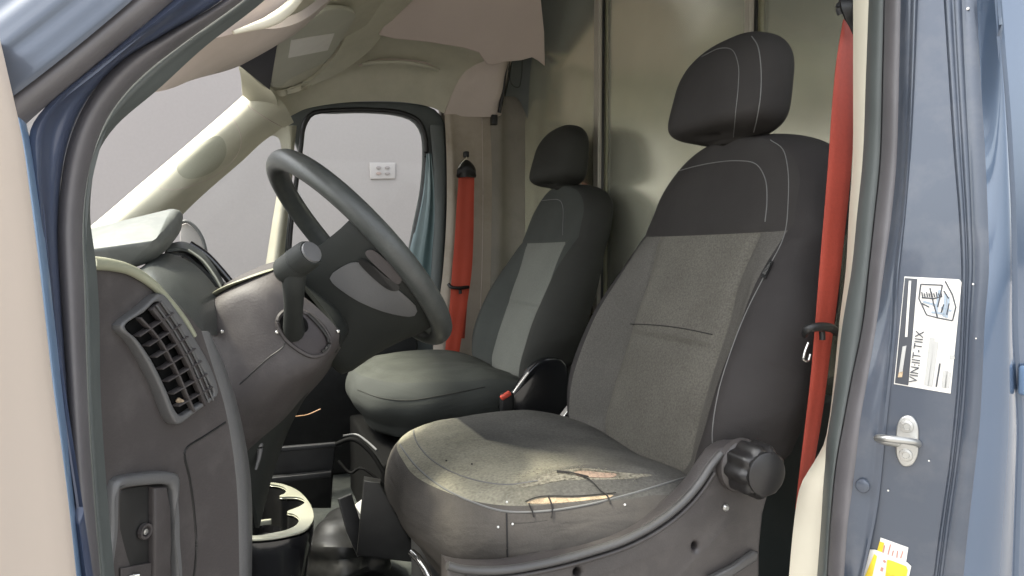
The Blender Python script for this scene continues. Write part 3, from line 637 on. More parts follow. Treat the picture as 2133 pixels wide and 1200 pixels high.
# instrument hood (light wedge)
bm = bmesh.new()
hp_ = [(120, 492, .50), (200, 472, .48), (290, 451, .46), (366, 432, .46), (384, 444, .47), (120, 528, .350), (205, 520, .350), (334, 500, .352),
       (120, 552, .362), (205, 552, .362), (266, 562, .37), (318, 545, .39), (350, 520, .42), (378, 482, .46)]
for p in hp_: bm.verts.new(W(*p[:2], y=p[2])); 
for p in hp_: bm.verts.new(W(*p[:2], y=p[2])+Vector((-.05, .22, -.01)))
bmesh.ops.convex_hull(bm, input=bm.verts[:]); bmesh.ops.dissolve_limit(bm, angle_limit=R(6), verts=bm.verts[:], edges=bm.edges[:])
bmesh.ops.bevel(bm, geom=bm.edges[:], offset=.006, segments=4, affect='EDGES', profile=.5)
bmesh.ops.recalc_face_normals(bm, faces=bm.faces[:]); link('instrument_hood', from_bm(bm), M['dash_light'], dash, 70)
# cluster shell with arcs
patch('cluster_shell', [
    [(290, 560, .42), (340, 528, .42), (400, 548, .42), (450, 600, .42), (470, 640, .42), (480, 700, .42)],
    [(250, 600, .34), (310, 562, .34), (360, 575, .34), (405, 615, .34), (430, 650, .34), (440, 700, .34)],
    [(250, 640, .30), (310, 600, .30), (350, 612, .30), (390, 655, .30), (415, 690, .30), (430, 720, .30)]], M['wheel'], dash, nu=40, nv=16, thick=.006)
arcs = [([(352, 508), (385, 512), (420, 532), (448, 562), (470, 595)], .48, .008, 'white'), ([(340, 534), (370, 538), (400, 552), (430, 590), (438, 612)], .42, .0030, 'cup_rim'),
        ([(385, 505), (425, 530), (460, 565), (485, 590)], .52, .005, 'gloss_black')]
patch('cluster_lens', [[(345, 520, .50), (390, 515, .50), (430, 545, .50), (460, 580, .50), (480, 610, .50)],
                       [(340, 536, .44), (372, 538, .44), (408, 560, .44), (436, 596, .44), (452, 625, .44)]], M['gloss_black'], dash, nu=30, nv=6, thick=.004)
band('cluster_ring', [(348, 509), (380, 503), (415, 518), (445, 550), (468, 590)], [(348, 520), (380, 517), (410, 530), (436, 558), (458, 596)], .50, .47, .003, M['dash_light'], dash, n=30, m=6)
tube('cluster_trim', [W(*p, y=.43) for p in [(338, 533), (368, 537), (400, 556), (425, 586), (440, 612)]], .0022, M['cup_rim'], dash)
tube('cluster_trim', [W(*p, y=.45) for p in [(392, 520), (420, 540), (445, 572), (462, 602)]], .0018, M['cup_rim'], dash)
tube('cluster_trim', [W(*p, y=.50) for p in [(395, 508), (430, 532), (462, 566), (484, 592), (500, 606)]], .005, M['gloss_black'], dash)
mir = thing('door_mirror', W(410, 530, y=2.05), 'dark rim of the passenger door mirror showing past the instrument hood', 'mirror')
tube('mirror_rim', [W(*p, y=2.05) for p in [(372, 466), (388, 461), (405, 472), (420, 494), (428, 520), (432, 545)]], .006, M['dash_gray'], mir)
plate('mirror_face', [[W(*p, y=2.06) for p in [(375, 470), (388, 464), (404, 475), (418, 496), (426, 522), (429, 545), (375, 545)]]], (0, -1, 0), .01, .002, M['outlet'], mir)
# main dash mass
bm = bmesh.new(); prof = [(-.85, 1.12), (-.55, 1.19), (-.30, 1.20), (-.22, 1.18), (-.16, 1.10), (-.14, 1.0), (-.20, .85), (-.35, .75), (-.85, .62)]
V = grid(bm, [[Vector((x, y, z)) for x, z in prof] for y in (.14, .5, 1.0, 1.5, 1.86)], closeu=True)
bm.faces.new(V[0]); bm.faces.new(list(reversed(V[-1]))); bmesh.ops.recalc_face_normals(bm, faces=bm.faces[:])
bmesh.ops.bevel(bm, geom=[e for e in bm.edges], offset=.012, segments=2, affect='EDGES')
link('dash_body', from_bm(bm), M['dash'], dash, 40)

# steering column shroud / knee panel
shr = patch('column_cover', [
    [(350, 700, .62), (420, 625, .62), (470, 590, .62), (530, 562, .60), (575, 548, .58), (600, 545, .55)],
    [(395, 690, .44), (432, 628, .43), (480, 592, .42), (535, 565, .415), (578, 552, .42), (604, 556, .44)],
    [(410, 700, .385), (440, 645, .38), (490, 612, .372), (540, 596, .368), (585, 594, .37), (625, 610, .38)],
    [(425, 735, .37), (470, 690, .365), (520, 650, .36), (560, 640, .355), (610, 650, .36), (660, 640, .37)],
    [(445, 800, .36), (500, 760, .355), (560, 730, .35), (610, 720, .35), (655, 715, .355), (705, 690, .37)],
    [(470, 860, .36), (520, 840, .355), (570, 805, .35), (620, 780, .35), (665, 760, .36), (706, 712, .38)],
    [(505, 930, .40), (535, 905, .40), (580, 865, .395), (625, 815, .395), (668, 772, .40), (708, 720, .42)],
    [(515, 960, .55), (545, 930, .55), (590, 885, .55), (635, 830, .55), (675, 785, .55), (712, 730, .55)]], M['dash'], dash, nu=70, nv=60, thick=.008)
bv_s = bvh_of(shr)
seam('cover_seam', shr, [(500, 800), (560, 745), (590, 722), (600, 700)], .0009, M['black'], bv=bv_s, lift=0)
tube('column_top_highlight', [cast(bv_s, *p, .001) or W(*p, y=.45) for p in [(425, 640), (455, 612), (500, 588), (545, 570), (575, 560)]], .0045, M['dash_highlight'], dash, prof=circ(.0018, 12, .012), scale=lambda t: .3+1*math.sin(math.pi*min(1, t*.9+.1)))  # pale strip laid on as the sun highlight along the column's top
decal('stalk_recess', shr, [(578, 668), (590, 650), (615, 645), (650, 660), (678, 690), (686, 715), (672, 736), (650, 742), (620, 728), (590, 700)], M['dash_recess'], bv=bv_s, lift=.0008, dome=-.0)
seam('recess_rim', shr, [(578, 668), (590, 650), (615, 645), (650, 660), (678, 690), (686, 715), (672, 736), (650, 742), (620, 728), (590, 700)], .0030, M['dash'], closed=True, n=60, bv=bv_s, lift=.001)
seam('recess_gap', shr, [(640, 655), (664, 680), (680, 705), (680, 722), (668, 733)], .0022, M['black'], n=40, bv=bv_s, lift=.003)
decal('stalk_hole', shr, [(582, 672), (592, 656), (612, 654), (636, 666), (640, 688), (618, 698), (592, 692)], M['void'], bv=bv_s, lift=.0022)
for p in ((577, 692), (463, 691), (703, 690)):
    q = cast(bv_s, *p, .001)
    if q: lathe('screw', q, (0, -1, 0), [(0, .0028), (.002, .0025), (.003, .0012)], M['chrome'], dash, n=10)
# second shell ring around column
patch('column_ring', [[(604, 556, .46), (640, 600, .44), (672, 640, .42), (700, 678, .40), (710, 700, .40), (700, 735, .42)],
                      [(612, 545, .50), (660, 590, .47), (690, 625, .45), (714, 668, .43), (722, 690, .43), (708, 722, .45)],
                      [(640, 540, .60), (690, 590, .60), (725, 640, .60), (740, 675, .60), (738, 700, .60), (712, 730, .60)]], M['wheel_dark'], dash, nu=30, nv=14, thick=.006)
# knee area below column and dark footwell walls
patch('knee_panel', [[(505, 930, .42), (560, 880, .42), (620, 815, .42), (670, 765, .42)],
                     [(520, 1000, .46), (565, 930, .46), (615, 850, .48), (665, 790, .52)],
                     [(540, 1100, .52), (570, 985, .55), (600, 900, .60), (650, 800, .68)]], M['wheel_dark'], dash, nu=40, nv=20, thick=.006)
tube('pedal_arm', [W(536, 905, y=.44), W(541, 925, y=.44), W(540, 950, y=.44), W(533, 978, y=.44)], .004, M['dash_gray'], dash, scale=lambda t: 1.4-1.0*t)

# ------------------------------------------------------------------ STEERING WHEEL
WC = Vector((.1625, .555, 1.353)); AL = R(41.4)
Wn = Vector((math.cos(AL), .10, math.sin(AL))).normalized(); Wm = Vector((-math.sin(AL), 0, math.cos(AL))); Wy = Wn.cross(Wm)
if Wy.y < 0: Wy = -Wy
def WP(y, m, n=0): return WC+Wy*y+Wm*m+Wn*n
sw = thing('steering_wheel', WP(0, -.19, 0), 'dark grey steering wheel tilted flat above the column', 'steering wheel')
bm = bmesh.new(); RR = .1815
path = [WP(RR*math.sin(a), RR*math.cos(a)) for a in [2*math.pi*k/96 for k in range(96)]]
sweep_bm(bm, path, circ(.0170, 16, .0155), up=Wn, closed=True); bmesh.ops.recalc_face_normals(bm, faces=bm.faces[:])
link('rim', from_bm(bm), M['wheel'], sw)
def hub_ring(s, n, yk=1, sh=0):
    pts = [(-.166, .055), (-.172, -.02), (-.150, -.085), (-.09, -.145), (0, -.160), (.09, -.145), (.150, -.085), (.172, -.02), (.166, .035), (.135, .030), (.08, .030), (0, .034), (-.08, .036), (-.135, .042)]
    c = c2(pts, 56, True); return [WP(p[0]*s*yk, p[1]*s+sh, n) for p in c]
bm = bmesh.new()
rows = [hub_ring(.02, .012), hub_ring(.4, .014), hub_ring(.75, .010), hub_ring(.95, .004), hub_ring(1.0, -.006), hub_ring(.995, -.014, 1, .001), hub_ring(.97, -.03, .97, .001), hub_ring(.93, -.05, .90, .003), hub_ring(.89, -.08, .78, .005), hub_ring(.86, -.11, .66, .006), hub_ring(.84, -.135, .56, .006), hub_ring(.80, -.150, .50, .006), hub_ring(.3, -.155, .5), hub_ring(.02, -.156)]
grid(bm, rows, closeu=True); bmesh.ops.recalc_face_normals(bm, faces=bm.faces[:])
hub = link('hub', from_bm(bm), M['wheel_dark'], sw, 60)
bvh_h = bvh_of(hub)
decal('spoke_panel', hub, [(688, 578), (712, 556), (745, 545), (800, 580), (850, 620), (868, 642), (862, 655), (820, 652), (770, 636), (725, 612)], M['dash_gray'], bv=bvh_h, lift=.003)
decal('spoke_slot', hub, [(748, 540), (760, 538), (800, 570), (832, 594), (828, 602), (812, 600), (775, 572)], M['black'], bv=bvh_h, lift=.005)
decal('spoke_button', hub, [(762, 524), (775, 518), (815, 550), (836, 578), (830, 588), (800, 566)], M['dash'], bv=bvh_h, lift=.006)
seam('hub_edge_highlight', hub, [(592, 545), (620, 522), (650, 498), (690, 462)], .0022, M['wheel'], bv=bvh_h, lift=0)  # lighter line laid on as the highlight of the hub's edge
# spokes to the rim
for s in (-1, 1):
    tube('spoke', [WP(s*.13, -.01, -.004), WP(s*.155, -.012, -.002), WP(s*.182, -.014, 0)], .016, M['wheel'], sw, up=Wn, prof=rrect(.009, .026, .006))
tube('spoke', [WP(-.04, -.13, -.01), WP(-.045, -.16, -.004), WP(-.05, -.178, 0)], .016, M['wheel'], sw, up=Wn, prof=rrect(.008, .02, .006))
tube('spoke', [WP(.04, -.13, -.01), WP(.045, -.16, -.004), WP(.05, -.178, 0)], .016, M['wheel'], sw, up=Wn, prof=rrect(.008, .02, .006))
# stalk
st = thing('indicator_stalk', W(612, 690, y=.34), 'chunky dark stalk with a round knob end standing out of the column cover', 'stalk')
tube('stalk_arm', [W(612, 688, y=.355), W(611, 660, y=.325), W(612, 625, y=.30), W(612, 590, y=.285), W(612, 560, y=.28)], .011, M['wheel_dark'], st, n=30, scale=lambda t: 1.15-.25*math.sin(math.pi*t)+.1*t, prof=circ(.0145, 16, .0120))
kd = (W(641, 530, y=.262)-W(597, 563, y=.292)).normalized()
lathe('stalk_knob', W(600, 562, y=.285), kd, [(-.010, .0), (-.010, .013), (-.004, .0175), (.020, .0178), (.0215, .0168), (.023, .0178), (.040, .0170), (.045, .0145), (.046, .0)], M['wheel_dark'], st, n=28)
lathe('knob_cap', W(600, 562, y=.285)+kd*.0455, kd, [(0, .0132), (.002, .0125), (.003, 0)], M['dash_gray'], st, n=24)

# ------------------------------------------------------------------ SEATS
def seat(name, off, label, mats, driver):
    O = Vector(off)
    t = thing(name, Vector((.47, .5, .66))+O, label, 'seat', 'the two front seats')
    # cushion
    CX, CY = .465, .5
    def outline(a, grow=0):
        c, s = math.cos(a), math.sin(a)    # a=0 points to the rear (+X)
        e = 2.7 if c < 0 else 4.0; A = (.243 if c < 0 else .22)+grow; B = .262+grow
        r = (abs(c)**e+abs(s)**e)**(-1/e)
        return CX+A*c*r, CY+B*s*r
    def topz(rho, a):
        c, s = math.cos(a), math.sin(a)
        z = 1.024+.024*(1-rho**3.4)
        x, y = CX+.24*c*rho, (rho*s)
        z -= .045*max(0, (x-.50)/.18)**1.5
        z += .010*math.exp(-((abs(y)-.78)/.16)**2)*(1-rho**8)       # side bolsters
        z -= .014*math.exp(-(y/.45)**2)*math.exp(-((x-.52)/.12)**2)  # sat-in hollow
        z -= .0045*math.exp(-((rho-.85)/.022)**2)                    # seam furrow
        return z
    CX -= 0 if driver else .028
    N = 128; rows = []; tags_ = []
    for k in range(25):
        rho = .001+(k/24)*.999; ring = []
        for j in range(N):
            a = 2*math.pi*j/N; X, Y = outline(a); ring.append(O+Vector((CX+(X-CX)*rho, CY+(Y-CY)*rho, topz(rho, a)+.0015*math.sin(9*a)*rho**4)))
        rows.append(ring); tags_.append(0 if rho < .86 else 1)
    for k in range(1, 17):
        s = k/16; ring = []
        for j in range(N):
            a = 2*math.pi*j/N; g_ = .020*math.sin(math.pi*min(1, s*1.25)**.8)-.075*max(0, s-.45)**1.5+.0015*math.sin(13*a+4*s)*math.sin(math.pi*s)
            X, Y = outline(a, g_); ring.append(O+Vector((X, Y, 1.022-.148*s)))
        rows.append(ring); tags_.append(2)
    def cmi(i, j): return tags_[min(i+1, len(tags_)-1)]
    bm = bmesh.new(); V = grid(bm, rows, closeu=True, mi=cmi)
    bm.faces.new(list(reversed(V[-1]))) ; bmesh.ops.recalc_face_normals(bm, faces=bm.faces[:])
    cu = link('cushion', from_bm(bm), [mats['ctop'], mats['cring'], mats['cside'], mats['bside']], t, 60)
    # backrest
    z0, z1 = .982, 1.546
    def spine(v):   # front-surface centre
        z = z0+(z1-z0)*v; x = .628+.132*(v/.74)**1.15 if v < .74 else .760+.05*((v-.74)/.28)**1.0
        return x, z
    Wk = [(0, .25), (.05, .255), (.12, .268), (.28, .288), (.45, .284), (.7, .252), (.85, .234), (1, .215)]
    def lut(T, v):
        for (a, x), (b, y) in zip(T, T[1:]):
            if v <= b:
                f = (v-a)/(b-a); f = f*f*(3-2*f); return x+(y-x)*f
        return T[-1][1]
    def sect(v):
        endk = 1.0
        vt = v
        if v > .74: q = (v-.74)/.28; endk = max(0, 1-q**3.8)**(1/2.5)
        if v < .15: q = (.15-v)/.15; endk = min(endk, max(0, 1-.80*q**2.4)**.5)
        w_ = lut(Wk, v)*endk; dk = .066*(max(0, 1-((v-.74)/.28)**4)**.5 if v > .74 else 1)*(1 if v > .12 else .45+.55*(1-(1-v/.12)**2)**.5)
        return w_, dk
    def fs(v): return lut([(0, .58), (.3, .49), (.55, .51), (.74, .60), (.7601, .70), (1, .76)], v)
    # u grid
    ul = [-1+2*i/48 for i in range(49)]; e = 3.6
    vl = sorted(set([round(i/70*.74, 5) for i in range(71)]+[round(.74+.28*math.sin(math.pi/2*i/24), 5) for i in range(25)]))
    def pt(v, u, side):
        w_, dk = sect(v); x, z = spine(v); f0 = fs(v)
        f = (u/.5*f0) if abs(u) <= .5 else math.copysign(f0+(abs(u)-.5)/.5*(1-f0), u)
        dep = (max(0, 1-abs(f)**e))**(1/e)
        y = w_*f
        if side > 0:
            d = dk*dep
            b = math.exp(-((abs(f)-.84)/.16)**2)*.068*math.sin(math.pi*min(1, max(0, (v+.12)/.86)))**.9 if v < .76 else 0
            ins = -.008*math.exp(-((abs(u)-.5)/.035)**2) if v < .74 else 0
            ins -= .0045*math.exp(-((v-.74)/.010)**2) if abs(u) < .62 else .001*math.exp(-((v-.74)/.01)**2)
            if abs(u) < .5 and v < .74: ins -= .006*math.exp(-((v-.405)/.012)**2)*(1-abs(2*u)**8)
            lum = .006*math.exp(-((v-.2)/.16)**2)*(1-abs(f)**2)
            xx = x+dk-d-b-ins-lum
        else:
            xx = x+dk+dk*.95*dep
        nxl = Vector((xx, CY+y, z-(xx-x-dk)*-.25)); return O+nxl
    bm = bmesh.new(); rings = []
    for v in vl:
        ring = [pt(v, u, 1) for u in ul]+[pt(v, u, -1) for u in reversed(ul[1:-1])]
        rings.append(ring)
    nfr = len(ul)-1
    def mi(i, j):
        v = (vl[i]+vl[min(i+1, len(vl)-1)])/2
        if j < nfr:
            u = (ul[j]+ul[j+1])/2; f0 = fs(v)
            if v > .74: return 2 if abs(u) < .80 else 3
            return 0 if abs(u) < .5 else (1 if abs(u) < .78 else 3)
        return 3
    V = grid(bm, rings, closeu=True, mi=mi)
    try: bm.faces.new(list(reversed(V[0]))); bm.faces.new(V[-1])
    except ValueError: pass
    bmesh.ops.remove_doubles(bm, verts=bm.verts[:], dist=1e-5); bmesh.ops.recalc_face_normals(bm, faces=bm.faces[:])
    br = link('backrest', from_bm(bm), [mats['bins'], mats['bside'], mats['btop'], mats['bouter']], t, 70)
    # headrest
    hz0, hz1 = 1.556, 1.740; rows = []
    for k in range(41):
        v = k/40; vv = .5-.5*math.cos(math.pi*v); z = hz0+(hz1-hz0)*vv
        q = abs(2*vv-1); kx = max(0, 1-q**(6 if vv < .5 else 2.5))**(1/(3.0 if vv < .5 else 2.1))
        w_ = .140*kx*(1.0-.03*vv); d = (.066-.020*vv)*max(0, 1-q**(6 if vv < .5 else 3.2))**(1/(3 if vv < .5 else 2.2))
        xc = .800+.034*vv
        rows.append([O+Vector((xc+d*(1 if math.cos(a) > 0 else 1)*math.copysign(abs(math.cos(a))**(2/2.9), math.cos(a)), CY+w_*math.copysign(abs(math.sin(a))**(2/2.9), math.sin(a)), z+.010*math.cos(a)*-1*(1-vv))) for a in [2*math.pi*j/72 for j in range(72)]])
    bm = bmesh.new(); grid(bm, rows, closeu=True); bmesh.ops.remove_doubles(bm, verts=bm.verts[:], dist=1e-5); bmesh.ops.recalc_face_normals(bm, faces=bm.faces[:])
    hr = link('headrest', from_bm(bm), mats['head'], t, 70)
    for s in (-.055, .055):
        tube('headrest_post', [O+Vector((.845, CY+s, 1.53)), O+Vector((.842, CY+s, 1.60))], .006, M['chrome'], t, n=6)
        lathe('post_collar', O+Vector((.846, CY+s, 1.545)), (0, 0, 1), [(0, .016), (.012, .015), (.014, .008)], M['black'], t, n=16)
    return t, cu, br, hr
# cushion cloth: pale dusty front, charcoal rear; sun patch and near-edge shade painted in
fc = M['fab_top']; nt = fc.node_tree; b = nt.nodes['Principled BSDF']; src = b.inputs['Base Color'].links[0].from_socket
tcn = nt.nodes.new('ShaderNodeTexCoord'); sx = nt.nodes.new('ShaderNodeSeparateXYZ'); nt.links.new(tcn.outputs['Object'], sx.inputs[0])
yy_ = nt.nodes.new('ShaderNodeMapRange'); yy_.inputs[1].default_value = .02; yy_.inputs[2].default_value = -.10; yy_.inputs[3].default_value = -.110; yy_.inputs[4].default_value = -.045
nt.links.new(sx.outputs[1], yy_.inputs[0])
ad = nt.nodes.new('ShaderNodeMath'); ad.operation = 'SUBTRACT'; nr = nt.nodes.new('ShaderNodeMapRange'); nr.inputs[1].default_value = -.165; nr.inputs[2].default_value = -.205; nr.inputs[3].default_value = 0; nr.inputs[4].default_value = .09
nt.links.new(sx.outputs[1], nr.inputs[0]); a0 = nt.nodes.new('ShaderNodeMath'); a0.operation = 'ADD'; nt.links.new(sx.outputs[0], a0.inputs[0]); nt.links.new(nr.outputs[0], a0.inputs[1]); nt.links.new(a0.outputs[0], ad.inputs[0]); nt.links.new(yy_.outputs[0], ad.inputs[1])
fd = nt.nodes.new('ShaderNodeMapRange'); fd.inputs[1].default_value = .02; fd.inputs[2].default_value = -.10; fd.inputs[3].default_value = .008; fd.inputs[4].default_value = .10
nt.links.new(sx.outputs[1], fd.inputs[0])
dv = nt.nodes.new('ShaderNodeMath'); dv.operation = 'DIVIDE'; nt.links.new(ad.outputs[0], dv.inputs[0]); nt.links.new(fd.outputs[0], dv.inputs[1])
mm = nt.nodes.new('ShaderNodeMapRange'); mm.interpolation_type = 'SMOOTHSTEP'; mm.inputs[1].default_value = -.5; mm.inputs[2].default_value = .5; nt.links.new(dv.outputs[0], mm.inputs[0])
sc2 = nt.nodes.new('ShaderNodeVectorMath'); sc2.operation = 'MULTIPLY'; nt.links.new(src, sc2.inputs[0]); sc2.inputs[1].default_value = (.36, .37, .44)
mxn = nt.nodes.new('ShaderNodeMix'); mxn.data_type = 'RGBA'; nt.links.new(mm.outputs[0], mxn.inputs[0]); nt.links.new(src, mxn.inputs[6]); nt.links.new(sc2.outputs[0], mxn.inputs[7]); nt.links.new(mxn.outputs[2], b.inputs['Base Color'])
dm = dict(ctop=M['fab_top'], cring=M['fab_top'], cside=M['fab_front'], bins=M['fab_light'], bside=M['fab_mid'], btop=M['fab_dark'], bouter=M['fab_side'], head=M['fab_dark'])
pm = dict(ctop=M['pass_top'], cring=M['pass_top'], cside=M['pass_mid'], bins=M['pass_light'], bside=M['pass_mid'], btop=M['pass_mid'], bouter=M['pass_dark'], head=M['pass_dark'])
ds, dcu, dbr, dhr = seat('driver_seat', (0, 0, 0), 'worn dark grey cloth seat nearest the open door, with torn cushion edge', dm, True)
ps, pcu, pbr, phr = seat('passenger_seat', (.078, .93, 0), 'cleaner grey cloth seat on the far side beyond the steering wheel', pm, False)
# --- driver's seat seams
bc, bb, bh = bvh_of(dcu), bvh_of(dbr), bvh_of(dhr)
seam('stitching', dhr, [(1462, 118), (1500, 101), (1525, 104), (1538, 135), (1538, 180), (1532, 240), (1528, 285)], .0007, M['thread'], bv=bh)
seam('stitching', dhr, [(1566, 76), (1578, 95), (1585, 140), (1584, 200), (1576, 250), (1570, 275)], .0009, M['thread'], bv=bh)
seam('stitching', dbr, [(1362, 385), (1400, 362), (1470, 342), (1540, 335), (1575, 342), (1594, 372), (1598, 420), (1594, 462)], .0009, M['thread'], bv=bb)
seam('stitching', dbr, [(1605, 292), (1630, 310), (1641, 350), (1642, 420), (1634, 490), (1600, 560), (1555, 650), (1520, 740), (1496, 820), (1484, 900), (1486, 950)], .0008, M['thread'], bv=bb)
seam('piping', dcu, [(812, 890), (835, 930), (870, 975), (920, 1015), (985, 1046), (1050, 1065), (1130, 1065), (1220, 1052), (1310, 1030), (1400, 1003), (1460, 985)], .0014, M['piping'], bv=bc)
seam('stitching', dcu, [(885, 868), (868, 880), (862, 905), (885, 945), (930, 978), (1000, 1003), (1060, 1010), (1120, 1002)], .0012, M['thread'], bv=bc)
seam('stitching', dcu, [(1055, 1070), (1056, 1110), (1057, 1165)], .0012, M['thread_dark'], bv=bc)
seam('crease_shade', dbr, [(1312, 675), (1360, 677), (1420, 684), (1484, 697)], .0011, M['thread_dark'], bv=bb, lift=-.0003)  # dark line drawn in to deepen the shade of the groove
tg = decal('seat_tag', dbr, [(1588, 578), (1606, 543), (1612, 548), (1596, 584)], M['black'], bv=bb, lift=.004, sharp=True, k=2)
decal('tag_clip', dbr, [(1592, 574), (1606, 551), (1609, 554), (1597, 578)], M['chrome'], bv=bb, lift=.0065, sharp=True, k=2)
# torn edge
decal('torn_foam', dcu, [(1097, 1048), (1115, 1041), (1135, 1038), (1200, 1038), (1250, 1034), (1278, 1032), (1270, 1037), (1230, 1042), (1180, 1047), (1130, 1050)], M['foam'], bv=bc, lift=.0008)
decal('torn_foam', dcu, [(1195, 986), (1215, 982), (1245, 985), (1285, 989), (1280, 994), (1230, 995), (1205, 992)], M['foam_pink'], bv=bc, lift=.0012)
decal('frayed_cloth', dcu, [(1072, 1006), (1110, 997), (1150, 983), (1185, 978), (1220, 976), (1300, 985), (1360, 990), (1300, 998), (1200, 1000), (1130, 1004), (1090, 1016)], M['frayed'], bv=bc, lift=.0004, th=.0006, n=80)
bm = bmesh.new()
for i in range(130):
    t_ = random.random(); px = 1080+250*t_; py = 1010-32*math.sin(math.pi*min(1, .15+t_*.8))**1.0+random.uniform(-5, 8)
    a = cast(bc, px, py, .002)
    if a is None: continue
    b = a+Vector((random.uniform(-.004, .004), random.uniform(-.004, .002), random.uniform(.0, .002)))
    sweep_bm(bm, [a, a.lerp(b, .5)+Vector((0, 0, .001)), b], circ(.0003, 4))
link('loose_threads', from_bm(bm), M['frayed'], dcu)
for pts in ([(1160, 988), (1200, 990), (1228, 1003), (1250, 1025), (1264, 1036), (1270, 1052)], [(1142, 1038), (1148, 1052), (1150, 1070), (1148, 1080)], [(1102, 1052), (1108, 1064), (1112, 1078)], [(1160, 985), (1190, 988), (1225, 996)]):
    seam('loose_thread', dcu, pts, .0010, M['thread_dark'], bv=bc, lift=.003, n=24)
for p in ((1056, 1047), (1068, 1092), (1038, 1098), (1301, 1052), (930, 961), (983, 968)):
    q = cast(bc, *p, .001)
    if q: lathe('lint_fleck', q, (CAM-q), [(0, .0016), (.0006, .0012), (.0009, 0)], M['white' if p[1] > 1000 else 'thread_dark'], dcu, n=7)
seam('torn_edge', dcu, [(1095, 1047), (1115, 1039), (1135, 1036), (1200, 1036), (1250, 1032), (1282, 1029)], .0008, M['thread_dark'], bv=bc, lift=.0022)
seam('torn_edge', dcu, [(1195, 984), (1215, 980), (1245, 983), (1288, 987)], .0007, M['frayed'], bv=bc, lift=.0022)
for pts in ([(1062, 1090), (1100, 1089), (1140, 1084)],):
    seam('cloth_fold_shade', dcu, pts, .0005, M['fab_side'], bv=bc, lift=-.0003)  # thin dark line painted in as the shade of a fold
# --- side cover
SY = .205
top = [(930, 1172), (960, 1180), (1040, 1182), (1120, 1170), (1210, 1148), (1300, 1118), (1370, 1080), (1420, 1040), (1455, 1000), (1478, 965), (1500, 938), (1530, 925), (1575, 930), (1602, 960), (1604, 1020), (1592, 1070)]
cvp = c2(top, 60)+[(1585, 1140), (1582, 1300), (1300, 1330), (930, 1330)]
def hole_at(x, y, rx, ry): return [W(x+rx*math.cos(a), y+ry*math.sin(a), y=SY) for a in [2*math.pi*k/12 for k in range(12)]]
sc_ = plate('side_cover', [[W(*p, y=SY) for p in cvp], hole_at(1449, 1139, 6, 9), hole_at(1204, 1194, 8, 10)], (0, -1, 0), .03, .006, M['cover'], ds)
tube('cover_rail', [W(p[0]+2, p[1]+6, y=SY-.004) for p in top[:11]], .006, M['cover_edge'], ds, n=70, prof=circ(.006, 12, .005), up=Vector((0, -1, 0)))
tube('cover_rail', [W(p[0]+10, p[1]+20, y=SY-.002) for p in top[1:10]], .003, M['cover'], ds, n=60)
lathe('bolt', W(1511, 1057, y=SY-.001), (0, -1, 0), [(0, .005), (.002, .0048), (.004, .003), (.004, 0)], M['steel'], ds, n=12)
kc = W(1540, 968, y=SY-.002)
lathe('knob_base', kc, (0, -1, 0), [(0, .037), (.010, .036), (.014, .031)], M['cover'], ds, n=32)
lathe('recline_knob', W(1550, 968, y=SY-.012), (0, -1, 0), [(0, .031), (.006, .0350), (.034, .0345), (.040, .0320), (.043, .029)], M['knob'], ds, n=90, lobes=9, amp=.065)
lathe('knob_cap', W(1550, 968, y=SY-.012)+Vector((0, -.043, 0)), (0, -1, 0), [(-.004, .0285), (.0032, .0282), (.0046, .026), (.0052, 0)], M['knob'], ds, n=60)
plate('lower_strip', [[W(*p, y=SY-.01) for p in ((1480, 1205), (1530, 1180), (1572, 1150), (1582, 1152), (1578, 1168), (1530, 1200), (1490, 1230))]], (0, -1, 0), .01, .003, M['cover_edge'], ds)
# pedestal under driver's seat
box('seat_frame', (.50, .52, .80), (.44, .46, .20), M['dark_metal'], ds, bev=.02)
box('seat_base', (.55, .53, .69), (.46, .50, .18), M['void'], ds, bev=.01)
tube('slide_lever', [W(858, 1152, y=.42), W(872, 1165, y=.40), W(885, 1185, y=.385), W(900, 1215, y=.37)], .006, M['chrome'], ds)
tube('recline_bracket', [W(1165, 875, y=.80), W(1180, 855, y=.80), W(1192, 840, y=.80)], .004, M['chrome'], ds, prof=rrect(.002, .010, .001))
# --- passenger seat details
pc, pb_ = bvh_of(pcu), bvh_of(pbr)
seam('stitching', pbr, [(1072, 440), (1095, 424), (1130, 418), (1165, 417), (1172, 428), (1172, 490)], .0011, M['thread'], bv=pb_)
plate('recline_cover', [[W(*p, y=1.14) for p in c2([(1040, 850), (1075, 812), (1100, 775), (1120, 755), (1150, 745), (1175, 752), (1185, 790), (1190, 880), (1100, 885)], 40, True)]], (0, -1, 0), .03, .006, M['gloss_black'], ps)
tube('recline_bracket', [W(1068, 818, y=1.13), W(1085, 795, y=1.13), W(1100, 776, y=1.13)], .006, M['chrome'], ps, prof=rrect(.0025, .006, .001))
box('buckle', W(1056, 838, y=1.10), (.035, .02, .05), M['black'], ps, bev=.006)
box('buckle_button', W(1053, 824, y=1.09), (.028, .014, .012), M['red'], ps, bev=.003, rot=Matrix.Rotation(.5, 3, 'Y').to_3x3() if False else Matrix.Rotation(-.5, 3, 'Y'))
box('seat_frame', (.57, 1.45, .80), (.42, .44, .18), M['void'], ps, bev=.02)
box('seat_base', (.56, 1.42, .72), (.54, .58, .24), M['void'], ps, bev=.01)
seam('stitching', pcu, [(745, 812), (790, 828), (850, 834), (930, 822), (1010, 806)], .0012, M['pass_dark'], bv=pc)

